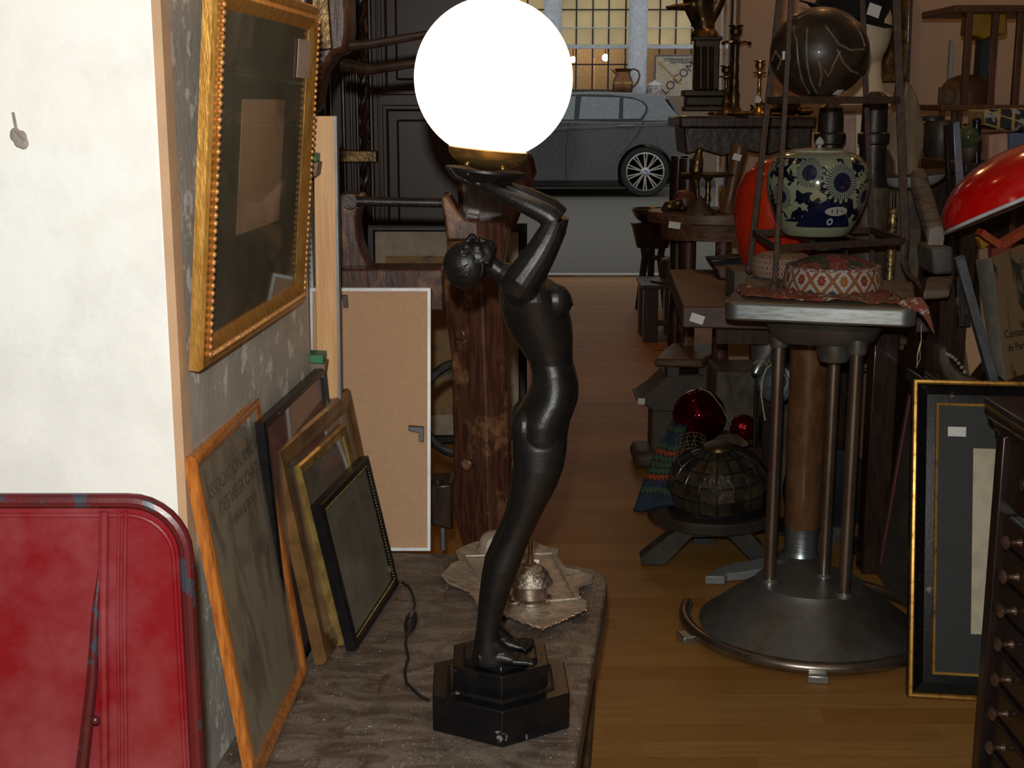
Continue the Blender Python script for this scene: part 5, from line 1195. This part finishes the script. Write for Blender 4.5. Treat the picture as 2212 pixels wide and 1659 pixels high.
for j in range(5):
    r=.030+.005*j; mb.tube([cc+V((math.cos(a)*r*1.25,math.sin(a)*r*1.0,.004*j+.003*math.sin(a*3+j))) for a in [2*math.pi*i/28 for i in range(28)]],.0032,7,closed=True)
mb.tube([cc+V((-.04,0,.01)),PZ(1820,1150,.01),PZ(1795,1130,.01)],.0032,7)
mb.top('coiled_black_cable',CABLEB,'coil of black cable on the floor behind the domed base','cable')
# ================================================================ BROWN COLUMN LAMP STAND
b=PZ(1728,1222,0); Yc=b.y; k=mpp(1100,Yc)
t=thing('brown_lamp_stand','thick brown column on a bright aluminium foot behind the pedestal table','lamp stand',(b.x,Yc,0))
MB().lathe([(38*k,P(1728,1135,Yc).z),(40*k,P(1728,1000,Yc).z),(41*k,.62)],(b.x,Yc,0),36).build('column',M('mottled_brown',(.20,.095,.04),(.13,.06,.028),r=.35,sc=40,coat=.2,vec=(1,1,.5)),t)
MB().lathe([(42*k,.03),(36*k,.045),(36.5*k,P(1728,1132,Yc).z),(36*k,P(1728,1124,Yc).z)],(b.x,Yc,0),36).build('aluminium_sleeve',ALU,t)
MB().lathe([(60*k,.001),(58*k,.02),(44*k,.034)],(b.x,Yc,0),36).build('hub',ALUD,t)
MB().prism([PZ(a,b_,.002) for a,b_ in ((1522,1262),(1545,1246),(1590,1232),(1650,1222),(1720,1220),(1722,1244),(1650,1246),(1600,1254),(1570,1256),(1565,1263))],(0,0,.022)).build('foot',M('light_grey_cast',(.34,.36,.37),(.27,.285,.29),r=.45,metal=.3,sc=8),t,bevel=.003)
MB().prism([PZ(a,b_,.002) for a,b_ in ((1740,1190),(1800,1150),(1840,1104),(1860,1100),(1890,1116),(1918,1140),(1880,1136),(1850,1128),(1800,1180),(1750,1215))],(0,0,.022)).build('foot',MATS['light_grey_cast'],t,bevel=.003)
# ================================================================ LOW CARVED STOOL WITH SHADE, BALLS, RUG
zt3=.135; c=PZ(1535,1092,zt3)
t=thing('low_round_stool','low round carved wooden stool with splayed plank legs on the floor','stool',(c.x,c.y,0))
k=mpp(1100,c.y)
MB().lathe([(120*k,-.034),(136*k,-.028),(138*k,-.006),(134*k,0),(128*k,-.003),(2*k,-.003)],c,56).build('seat',M('worn_dark_wood',(.055,.042,.033),(.035,.026,.02),r=.5,sc=14,bump=.4),t)
MB().lathe([(40*k,-.055),(80*k,-.033)],c,30).build('boss',MATS['worn_dark_wood'],t)
YS2=c.y-.08
lg=[(1490,1128),(1440,1160),(1384,1204),(1388,1220),(1436,1221),(1462,1196),(1496,1160),(1574,1160),(1596,1185),(1622,1212),(1662,1204),(1650,1180),(1612,1140),(1595,1128)]
m_=MB().prism([P(a,b_,YS2) for a,b_ in lg],(0,.05,0)); o=m_.build('leg_arch',M('dark_grey_plank',(.065,.058,.045),(.04,.035,.028),r=.6,sc=12,bump=.3),t,bevel=.004)
o.location.z-=min(v.z for v in m_.v)-.001
m_=MB(); m_.prism([V((c.x-.03,c.y-.14,.001)),V((c.x+.03,c.y-.14,.001)),V((c.x+.03,c.y-.06,zt3-.035)),V((c.x-.03,c.y-.06,zt3-.035))],(0,.03,0)); 
for v in m_.v: v.y+=.22
m_.build('rear_leg',MATS['dark_grey_plank'],t,bevel=.003)
zt3-=.001
# tiled glass shade
c=PZ(1552,1090,zt3); k=mpp(1050,c.y); n=18
axs=V((-.06,-.10,1)).normalized(); uu=V((1,0,0)); uu=(uu-axs*uu.dot(axs)).normalized(); ww=axs.cross(uu); c=c+V((0,0,.012))
t=thing('tiled_glass_shade','dome lamp shade of dark rippled glass squares on the low round stool','lamp shade',c-V((0,0,.011)))
prf=[(106,8),(110,40),(104,72),(86,100),(58,120),(34,130)]
rs=[[c+axs*h*k*.93+uu*math.cos(2*math.pi*i/n)*r*k+ww*math.sin(2*math.pi*i/n)*r*k for i in range(n)] for r,h in prf]
GT=M('rippled_brown_glass',(.060,.048,.028),(.015,.012,.009),r=.10,sc=22,lo=.4,hi=.65,bump=.9,bsc=55,coat=.6,spec=.8)
mb=MB(); mb.rings(rs); o=mb.build('glass_tiles',GT,t,ang=5)
mb=MB()
for i in range(n): mb.tube([r_[i] for r_ in rs],.0022,6)
o=mb.build('lead_lines',BLKPLAS,t); mb=MB()
for r_ in rs: mb.tube(r_,.0020,6,closed=True)
mb.build('lead_hoops',BLKPLAS,t)
MB().lathe([(106*k,-.006),(113*k,-.008),(114*k,.004),(107*k,.010)],c,48,axis=axs).build('rim_band',BLKPLAS,t)
MB().lathe([(34*k,121*k),(30*k,128*k),(10*k,130*k)],c,24,axis=axs).build('cap',OLDBRASS,t)
# red balls
YR2=3.66
c=P(1510,897,YR2); r=58*mpp(897,YR2)
t=thing('red_glass_ball','large dark red mirrored glass ball behind the tiled glass shade','ball',c-V((0,0,r)))
MB().ell(c,r,48,32).build('ball',REDMET,t,ang=180); MB().lathe([(.012,r*.97),(.012,r*1.04),(.004,r*1.06)],c,16).build('cap',OLDBRASS,t)
c2=P(1606,920,YR2); r2=30*mpp(897,YR2)
MB().ell(c2,r2,12,9).top('small_red_ball',M('red_faceted_glass',(.22,.002,.006),r=.12,metal=.8,bump=.8,bsc=60),'small red faceted glass ball beside the large red one','ball',ang=5)
MB().pp([(1634,948),(1662,952),(1664,974),(1640,972)],3.56,.002).top('white_card',WHITE,'small white card propped behind the tiled glass shade','card') if False else None
# box supporting balls
zb=c.z-r
MB().box((P(1475,1000,YR2).x,YR2-.06,0),(P(1640,1000,YR2).x,YR2+.14,zb-.001)).top('dark_box',DKWOOD,'dark box behind the low stool carrying the red balls','box',bevel=.004)
onto(bpy.data.objects['small_red_ball'],zb)
MB().tube([P(1512,838,YR2-.03),P(1535,848,YR2-.05),P(1560,880,YR2-.04),P(1572,905,YR2-.03),P(1580,918,YR2-.02)],.0013,6).top('cream_string',CABLEC,'thin cream string draped over the large red ball','string')
mb=MB(); yb=3.42
def netp(u,v):
    a=P(1462+u*62-8*v,938+v*70+ (u-.5)**2*30,yb-.06); return a+V((0,.03*math.sin(u*3.14),0))
for i in range(9):
    mb.tube([netp(min(max(i/8+ .12*j*(1 if i%2 else -1)/2,0),1),j/5) for j in range(6)],.0008,5)
    mb.tube([netp(j/5,min(1,i/8+.05*math.sin(j))) for j in range(6)],.0008,5)
for i in range(8): mb.tube([P(1530+i*3,958-i*2,yb-.02),P(1555,940+i*3,yb-.06),P(1590,938+i*4,yb-.05),P(1615,955+i,yb-.02)],.0011,5)
o=mb.top('brown_net',M('jute',(.20,.13,.07),r=.8),'brown string net tangled over the tiled glass shade','net'); o['kind']='stuff'
# kilim draped on the left of the stool
def drape():
    vs=[];fs=[];nx,ny=10,24
    for j in range(ny+1):
        v=j/ny
        L_=(1452-v*86,908+v*192); R__=(1478-v*20,925+v*168)
        for i in range(nx+1):
            u=i/nx; a=P(L_[0]*(1-u)+R__[0]*u,L_[1]*(1-u)+R__[1]*u+6*math.sin(u*6),3.50-.20*v)
            vs.append(a+V((0,.012*math.sin(u*7+v*5)-.02*math.sin(u*3.1),0)))
    for j in range(ny):
        for i in range(nx): a=j*(nx+1)+i; fs.append((a,a+1,a+nx+2,a+nx+1))
    return vs,fs
mb=MB(); mb.add(*drape()); o=mb.top('striped_kilim_rug',KILIM,'small striped kilim rug draped down the left of the low stool','rug',ang=180); q=o.modifiers.new('thick','SOLIDIFY'); q.thickness=.012
# ================================================================ AFRICAN STOOLS STACK
Ya=4.15
zf=lambda px,py:P(px,py,Ya)
def grounded(o,z=0.001): return onto(o,z)
t=thing('carved_boat_stool','dark carved stool with an upturned boat shaped seat left of the red ball','stool',V((zf(1430,980).x,Ya+.08,0)))
WB=M('grey_brown_carving',(.095,.070,.050),(.06,.045,.035),r=.6,sc=10,bump=.3)
MB().pp([(1373,862),(1382,860),(1410,840),(1440,812),(1520,806),(1560,840),(1580,880),(1500,892),(1410,888)],Ya,.16).build('seat',WB,t,bevel=.012)
z=P(1440,888,Ya).z; x=P(1440,888,Ya).x
MB().box((x-.045,Ya+.02,.05),(x+.06,Ya+.14,z+.01)).build('pillar',WB,t,bevel=.01)
MB().box((x-.10,Ya-.01,.001),(x+.14,Ya+.17,.055)).build('foot',WB,t,bevel=.02)
MB().box((P(1386,866,Ya).x-.012,Ya-.0035,P(1386,866,Ya).z-.010),(P(1386,866,Ya).x+.010,Ya-.002,P(1386,866,Ya).z+.010)).build('price_sticker',WHITE,t)
zseat=P(1480,808,Ya).z
t=thing('slab_seat_stool','small wooden stool with a curved slab seat stacked on the boat shaped stool','stool',V((zf(1480,800).x,Ya+.1,zseat)))
sl=[PZ(1415,792,P(1415,792,Ya-.03).z)]
st=[(1413,786),(1430,793),(1470,797),(1520,796),(1548,780),(1552,772)]
z1=P(1480,790,Ya-.02).z
MB().prism([V((P(1413,790,Ya-.04).x,Ya-.04,z1)),V((P(1520,795,Ya-.06).x,Ya-.06,z1)),V((P(1548,780,Ya+.0).x,Ya+.05,z1+.0)),V((P(1545,745,Ya+.3).x,Ya+.24,z1+.0)),V((P(1448,745,Ya+.3).x,Ya+.24,z1)),V((P(1430,765,Ya+.1).x,Ya+.1,z1))],(0,0,.028)).build('seat',BRNWOOD,t,bevel=.008)
for a in (1452,1520): q=P(a,800,Ya+.03); MB().box((q.x-.02,Ya+.0,zseat-.01),(q.x+.02,Ya+.08,z1+.005)).build('leg',WB,t,bevel=.004)
tw=thing('iron_bracket','triangular dark iron bracket hanging left of the slab seat stool','bracket',P(1436,745,4.3)) if False else None
# aluminium cone lamp and wires under the table
t=thing('aluminium_cone_lamp','aluminium cone lamp shade under the left end of the brown table','lamp',P(1645,780,3.6))
ax=V((.40,.25,.80)).normalized(); c=P(1648,770,3.45)
MB().lathe([(.002,-.055),(.012,-.05),(.014,-.03),(.028,-.01),(.050,.030),(.058,.050)],c,36,axis=ax).build('cone',ALU,t)
xb=c.x+.02; MB().tube([(xb,3.63,.0),(xb,3.63,c.z-.0)],.006,8).build('rod',IRON,t); MB().lathe([(.06,.001),(.06,.01),(.01,.015)],(xb,3.63,0),24).build('base',IRON,t)
t=thing('chrome_ring_lamp','round chrome and black ring lamp left of the steel tubes','lamp',P(1672,880,3.55))
c=P(1678,826,3.5); MB().lathe([(.030,-.03),(.052,-.02),(.056,0),(.052,.012),(.044,.014),(.040,.0),(.02,-.02)],c,36,axis=(-.75,-1,.1)).build('reflector',ALU,t)
MB().tube([c+V((.02,.02,-.03)),V((c.x+.02,3.54,.012))],.006,8).build('stem',IRON,t); MB().lathe([(.07,.001),(.07,.012)],(c.x+.02,3.54,0),24).build('base',IRON,t)
mb=MB(); pts=[(1628,786),(1636,778),(1642,790),(1650,776),(1656,790),(1662,776),(1666,788),(1655,796),(1648,815),(1644,850),(1648,880),(1653,908)]
mb.tube([P(a,b_,3.42) for a,b_ in pts],.0022,7); mb.top('cream_lamp_cable',CABLEC,'looped cream electric cable hanging beside the aluminium cone lamp','cable')
MB().tube([P(a,b_,3.45) for a,b_ in ((1800,782),(1830,772),(1880,766),(1925,766),(1936,772),(1925,782),(1890,794),(1862,802))],.0055,10).top('flexible_metal_hose',M('chrome_hose',(.12,.12,.12),(.35,.35,.35),r=.25,metal=.9,sc=200,vec=(1,0,0)),'bent flexible metal hose under the brown table','hose')
# brown box behind
MB().box((P(1535,900,3.95).x,3.86,0),(P(1700,900,3.95).x,4.06,P(1600,790,3.95).z)).top('old_brown_crate',DUSTWOOD,'dusty dark brown wooden crate behind the red balls','crate',bevel=.006)
MB().box((P(1790,900,4.35).x,4.3,0),(P(1960,900,4.35).x,4.6,P(1600,840,4.35).z)).top('dark_travel_box',DKWOOD,'low dark box on the floor behind the plain wooden stool','box',bevel=.006)
# ================================================================ ROUND TABLE AND BRASSES
Yr=4.05; zr2=P(1480,472,3.9).z
cr=V((P(1575,470,Yr).x,Yr+.15,0))
t=thing('round_wooden_table','round brown wooden table crowded with brass and bronze objects','table',(cr.x,cr.y,0))
rr3=cr.x-P(1410,470,Yr).x
MB().lathe([(rr3*.98,zr2-.034),(rr3,zr2-.030),(rr3,zr2-.003),(rr3*.985,zr2)],(cr.x,cr.y,0),56,sy=.72*1).build('tabletop',BRNWOOD,t)
for pxx,y in ((1486,4.36),(1640,4.36),(1500,4.12),(1640,4.12))[:2]+((1560,4.10),): 
    x=P(pxx,600,y).x; MB().lathe([(.018,0),(.02,.2),(.026,.4),(.024,zr2-.034)],(x,y,0),16).build('leg',REDWOOD,t)
MB().lathe([(rr3*.80,zr2-.085),(rr3*.84,zr2-.034)],(cr.x,cr.y,0),48,sy=.72).build('apron',BRNWOOD,t)
tt2=t
attach(sticker(1457,486,4.07,.018,.0100,-8,'x'),tt2,'price_sticker')
def LT(name,label,cat,px,py,Y,prof,mat,z,seg=28):
    x=P(px,py,Y).x; k=mpp(py,Y); o=MB().lathe([(r*k,h*k) for r,h in prof],(x,Y,z),seg).top(name,mat,label,cat); onto(o,z); return o
LT('brass_compote','brass footed dish on the round table','dish',1528,450,4.12,[(28,0),(24,4),(8,8),(5,18),(8,28),(5,40),(7,55),(5,66),(12,74),(56,78),(60,84),(56,84),(10,78)],OLDBRASS,zr2)
o=LT('wooden_club','brown wooden club standing on the round table beside the red vase','club',1570,470,4.10,[(18,0),(19,6),(14,14),(12,40),(14,80),(17,120),(19,140),(17,146),(4,148)],M('oiled_wood',(.17,.08,.035),(.11,.05,.022),r=.4,sc=12,vec=(4,4,.5)),zr2)
o.rotation_euler=(0,math.radians(9),0)
q=P(1592,339,4.055); attach(MB().obox(q,(.012,0,-.003),(.003,0,.009),(0,.0008,0)).top('price_tag',WHITE,'x','tag'),o,'price_sticker')
q=P(1553,391,4.08); attach(MB().obox(q,(.012,0,.002),(-.002,0,.011),(0,.0008,0)).top('price_tag',M('grey_white_tag',(.42,.42,.42),(.10,.10,.12),r=.6,sc=60,lo=.6,hi=.62),'x','tag'),bpy.data.objects['brass_compote'],'price_tag')
LT('brown_cone_hat','brown cone shaped straw hat on the round table','hat',1512,455,4.05,[(34,0),(34,3),(18,20),(6,36),(1,40)],LEATHER,zr2)
t=MB(); 
for a,b_,r in ((1447,458,.018),(1436,464,.010),(1458,460,.014),(1465,450,.012),(1474,462,.010)): t.ell(P(a,b_,4.13),(r*1.3,r,r),12,8)
o=blob(t,.004,3).top('bronze_animal',BRONZE,'small crouching bronze animal at the left of the round table','figurine',ang=180); onto(o,zr2)
mb=MB(); 
mb.tube([P(1508,402,4.1),P(1503,380,4.1),P(1507,355,4.1),P(1510,338,4.1)],[.006,.022,.018,.010],12); mb.ell(P(1511,334,4.1),.012,10,8); mb.tube([P(1507,372,4.1),P(1500,390,4.1),P(1506,415,4.1),P(1508,470,4.1)],[.008,.010,.008,.006],8)
o=blob(mb,.004,3).top('bronze_seal_figure',OLDBRASS,'slender brass figure standing in front of the footed dish','figurine',ang=180); onto(o,zr2)
LT('round_brown_pot','round reddish brown pot at the back of the round table','pot',1478,440,4.22,[(12,0),(24,10),(26,24),(20,36),(10,42)],M('red_clay',(.13,.04,.02),r=.5),zr2)
LT('amber_glass_jar','small amber glass jar at the back of the round table','jar',1572,420,4.3,[(14,0),(18,6),(18,30),(12,40),(12,46)],M('amber_glass',(.25,.12,.03),r=.1,coat=.5),zr2)
# ================================================================ TALL CONSOLE WITH BRASSES
Yk=4.5; zk=P(1600,250,Yk+.05).z
t=thing('dark_console_table','tall dark carved console table laden with brass candlesticks','table',(P(1610,300,Yk).x,Yk+.15,0))
xa=P(1468,260,Yk).x; xb_=P(1765,260,Yk).x
MB().box((xa,Yk,zk-.04),(xb_,Yk+.34,zk)).build('tabletop',DKWOOD,t,bevel=.008)
MB().prism([P(a,b_,Yk+.03) for a,b_ in ((1476,268),(1756,268),(1752,330),(1700,322),(1660,336),(1610,326),(1560,338),(1520,326),(1482,334))],(0,.26,0)).build('carved_apron',M('carved_dark_wood',(.030,.018,.012),(.06,.035,.02),r=.4,sc=26,bump=.9,coat=.2,lo=.5,hi=.62),t,bevel=.006)
for x,y in ((xa+.04,Yk+.06),(xb_-.04,Yk+.06),(xa+.04,Yk+.30),(xb_-.04,Yk+.30)): MB().lathe([(.03,0),(.02,.05),(.028,.3),(.02,.5),(.034,.8),(.03,zk-.14)],(x,y,0),18).build('leg',DKWOOD,t)
CS=lambda: None
def stick(name,label,px,top,bot,Y,mat,sc=1.0):
    k=mpp(200,Y); hh=(bot-top)
    pr=[(22,0),(23,3),(20,8),(10,14),(6,18),(9,24),(12,30),(7,36),(4,44),(7,52),(4,58),(6,64),(4,70),(5,80),(9,84),(20,86),(20,88),(8,90),(6,94),(13,98),(14,106),(10,108),(17,110),(17,112),(9,112)]
    return LT(name,label,'candlestick',px,bot,Y,[(r*sc,h*hh/112) for r,h in pr],mat,zk+.001)
stick('brass_candlestick','shorter brass candlestick with a drip plate, in front of the tall ornate one',1567,135,240,4.58,OLDBRASS,.85)
stick('small_brass_candlestick','brass candlestick standing alone with a white tag on its base',1638,131,246,4.62,BRASS,.75)
q=P(1637,214,4.55); MB().prism([q+V((-.009,0,-.012)),q+V((.009,0,-.012)),q+V((.009,0,.006)),q+V((0,0,.014)),q+V((-.009,0,.006))],(0,.0015,0)).top('string_tag',WHITE,'x','tag'); attach(bpy.data.objects['string_tag'],bpy.data.objects['small_brass_candlestick'],'price_tag')
t=thing('ornate_candelabrum','tall dark ornate candelabrum with small side knobs behind the brass candlestick','candelabrum',V((P(1582,240,4.72).x,4.72,zk)))
x=P(1584,240,4.72).x; k=mpp(150,4.72)
pr=[(26,0),(28,4),(18,16),(14,30),(17,44),(12,54),(13,70),(10,84),(12,100),(9,118),(11,130),(10,140),(12,150),(22,154),(12,158),(9,166),(16,172),(17,180),(13,184),(20,188),(20,190),(10,190)]
MB().lathe([(r*k*.8,zk+h*k) for r,h in pr],(x,4.72,0),24).build('stem',BRONZE,t)
for sx in (-1,1):
    MB().tube([(x,4.72,zk+152*k),(x+sx*22*k,4.72,zk+156*k),(x+sx*27*k,4.70,zk+152*k)],.004,8).build('side_arm',BRONZE,t); MB().ell((x+sx*28*k,4.70,zk+152*k),.007,10,8).build('arm_knob',BRONZE,t)
MB().tube([(x+20*k,4.66,zk+.003),(x+32*k,4.66,zk+8*k),(x+36*k,4.66,zk+18*k),(x+30*k,4.66,zk+22*k)],.005,8).build('scroll_foot',BRONZE,t)
for px,py,r1,h1,lab,nm,mt in ((1600,252,30,9,'flat brass dish at the foot of the candlesticks','brass_dish',BRASS),(1662,250,26,26,'squat brass pot right of the lone candlestick','squat_brass_pot',OLDBRASS),(1700,252,28,40,'round brass kettle beside the iron stand','brass_kettle',OLDBRASS),(1737,250,20,16,'small brass bowl at the right end of the console','small_brass_bowl',BRASS),(1545,254,18,8,'small brass ashtray beside the statuette','brass_ashtray',BRASS),(1682,258,18,7,'tiny brass saucer in front of the brass kettle','brass_saucer',BRASS)):
    LT(nm,lab,'brassware',px,py,4.54 if h1<12 else 4.66,[(r1*.6,0),(r1*.95,h1*.3),(r1,h1*.6),(r1*.7,h1*.9),(r1*.75,h1),(r1*.4,h1*.95)],mt,zk+.001)
# statuette on pedestal
Yp=4.62; xc=P(1522,240,Yp).x; k=mpp(150,Yp)
t=thing('bronze_statuette','tall dark bronze statuette on a stepped pedestal at the left of the console','statuette',V((xc,Yp,zk)))
DB=M('near_black_bronze',(.030,.020,.012),(.05,.03,.015),r=.35,metal=.5,sc=20)
for a,b_,hw in ((240,228,48),(228,208,44),(208,194,50),(194,84,27),(88,78,32)):
    z0=P(1522,a,Yp).z; z1_=P(1522,b_,Yp).z; MB().box((xc-hw*k,Yp-hw*k*.5,max(z0,zk+.0005)),(xc+hw*k,Yp+hw*k*.5,z1_)).build('pedestal_block',DB,t,bevel=.004)
for s_ in (-1,0,1): MB().tube([P(1522+s_*15,192,Yp-.045),P(1522+s_*15,100,Yp-.045)],.008,10).build('pilaster',DB,t)
MB().lathe([(30*k,0),(28*k,10*k),(18*k,22*k),(8*k,26*k)],P(1522,80,Yp),28).build('domed_mount',OLDBRASS,t)
mb=MB()
mb.tube([P(1524,66,Yp),P(1518,40,Yp),P(1512,10,Yp),P(1516,-30,Yp)],[.035,.03,.04,.05],14); mb.tube([P(1512,-5,Yp),P(1488,14,Yp-.02),P(1455,15,Yp-.04),P(1438,16,Yp-.05)],[.03,.016,.010,.008],12)
mb.tube([P(1530,50,Yp),P(1545,20,Yp),P(1560,-20,Yp)],[.02,.022,.025],12); mb.ell(P(1520,-50,Yp),(.05,.045,.06),16,12); mb.tube([P(1505,60,Yp),P(1490,20,Yp),P(1484,-20,Yp)],[.012,.018,.02],12); mb.ell(P(1520,-95,Yp),(.032,.034,.042),16,12)
mb.tube([P(1520,-60,Yp),P(1520,-90,Yp)],[.02,.016],12)
blob(mb,.006,4).build('figure',BRONZE,t,ang=180)
# tall mirror / ornate frame behind the mannequin
t=thing('ornate_gilt_mirror','tall narrow ornate gilt mirror hanging behind the mannequin','mirror',P(1945,175,5.2))
MB().pp([(1905,-80),(1975,-80),(1962,178),(1898,178)],5.18,.03).build('frame',M('carved_gilt',(.22,.12,.035),(.08,.04,.015),r=.35,metal=.7,sc=24,bump=1.0,bsc=40),t,bevel=.006)
MB().pp([(1966,-80),(1976,-80),(1965,178),(1957,178)],5.165,.012).build('bright_edge',SILVERP,t,bevel=.002)
# left bits beside the aisle
t=thing('iron_plant_stand','dark iron stand with thin legs at the left of the round table','stand',V((P(1408,620,7.6).x,7.6,0)))
xx=P(1408,600,7.6).x; zt5=P(1408,480,7.6).z
MB().lathe([(.09,zt5-.14),(.12,zt5-.02),(.13,zt5)],(xx,7.6,0),28).build('top',IRON,t)
for a in (210,330,90): a=math.radians(a); MB().tube([(xx+.08*math.cos(a),7.6+.08*math.sin(a),zt5-.01),(xx+.05*math.cos(a),7.6+.05*math.sin(a),zt5*.6),(xx+.09*math.cos(a),7.6+.09*math.sin(a),.0)],.02,8).build('leg',IRON,t)
MB().tube([(xx-.06,7.52,zt5*.72),(xx-.02,7.48,zt5*.62),(xx+.08,7.5,zt5*.60)],.015,8).build('brace',IRON,t)
LT('dark_metal_bowl','dark metal bowl with a bright rim on the iron stand','bowl',1408,480,7.6,[(22,0),(34,8),(42,22),(45,30),(42,30),(30,10),(6,4)],BRONZE,zt5+.001)
t=leggy('carved_side_stool','low dark carved side stool beside the aisle, left of the brown table','stool',1400,1456,6.5,622,DKWOOD,w=.035,dep=.25,rail=.3)
o=LT('leather_hat','brown leather hat lying on the carved side stool','hat',1450,600,6.6,[(46,0),(46,3),(26,8),(26,36),(22,48),(10,54),(2,55)],LEATHER,P(1400,622,6.5).z+.021)
PB([(1530,536),(1606,530),(1612,552),(1590,566),(1545,562)],3.75,.08,'black_boat_tray',BLKPLAS,'long black boat shaped tray on the back of the brown table','tray',.006,ztab)
PB([(1552,556),(1608,552),(1608,574),(1556,576)],3.62,.09,'flat_wooden_box',BRNWOOD,'flat brown wooden box in front of the black boat tray','box',.004,ztab)
FLASH, AMB, SKY = 92, 5.5, 1.2
# ================================================================ LIGHTS, WORLD, CAMERA
def light(kind,name,loc,energy,color,size=.03):
    l=bpy.data.lights.new(name,kind); l.energy=energy; l.color=color
    if kind=='POINT': l.shadow_soft_size=size
    o=bpy.data.objects.new(name,l); C.objects.link(o); o.location=loc; return o
light('POINT','camera_flash',(-.015,-.01,HC+.085),FLASH,(1,.99,.93),.012)
for loc,e in (((1.0,4.3,2.7),AMB*1.2),((2.3,4.3,2.7),AMB),((-.5,3.4,2.7),AMB*.35),((.5,6.4,2.7),AMB*2.6),((.9,1.6,2.7),AMB*.3)):
    light('POINT','ceiling_lamp',loc,e,(1,.52,.20),.06)
light('POINT','shopfront_lamp',(1.0,21.2,2.8),60,(1,.75,.45),.1)
w=bpy.data.worlds.new('dusk_sky'); bpy.context.scene.world=w; w.use_nodes=True
bg=w.node_tree.nodes['Background']; bg.inputs[0].default_value=(.49,.50,.49,1); bg.inputs[1].default_value=SKY
cam=bpy.data.cameras.new('camera'); co=bpy.data.objects.new('camera',cam); C.objects.link(co)
cam.sensor_fit='HORIZONTAL'; cam.sensor_width=36; cam.lens=F/W*36; cam.clip_start=.02; cam.clip_end=200
co.location=(0,0,HC); co.rotation_euler=(math.pi/2-PITCH,0,0)
sc=bpy.context.scene; sc.camera=co
sc.view_settings.view_transform='Standard'; sc.view_settings.look='None'; sc.view_settings.gamma=1; sc.view_settings.exposure=0
sc.view_settings.use_curve_mapping=False

for pre,g in ((('wooden_picture_frame','black_picture_frame','bronze_picture_frame','gold_picture_frame','black_beaded_picture_frame'),'picture frames leaning against the pillar'),
 (('iron_pipe_post','iron_pipe_post.001'),'dark iron pipes behind the ginger jar'),(('beaded_hat','striped_beaded_hat'),'beaded hats on the pedestal table'),
 (('wooden_clamp_block','wooden_clamp_block.001'),'clamp blocks on the pine board'),(('brass_candlestick','small_brass_candlestick'),'brass candlesticks on the console'),
 (('glowing_light_bulb','glowing_light_bulb.001'),'bulbs in the shop window across the street'),(('lamp_wire','lamp_wire.001'),'lamp wires in the shop window across the street'),(('red_glass_ball','small_red_ball'),'red glass balls')):
    for n in pre:
        if n in bpy.data.objects: bpy.data.objects[n]['group']=g
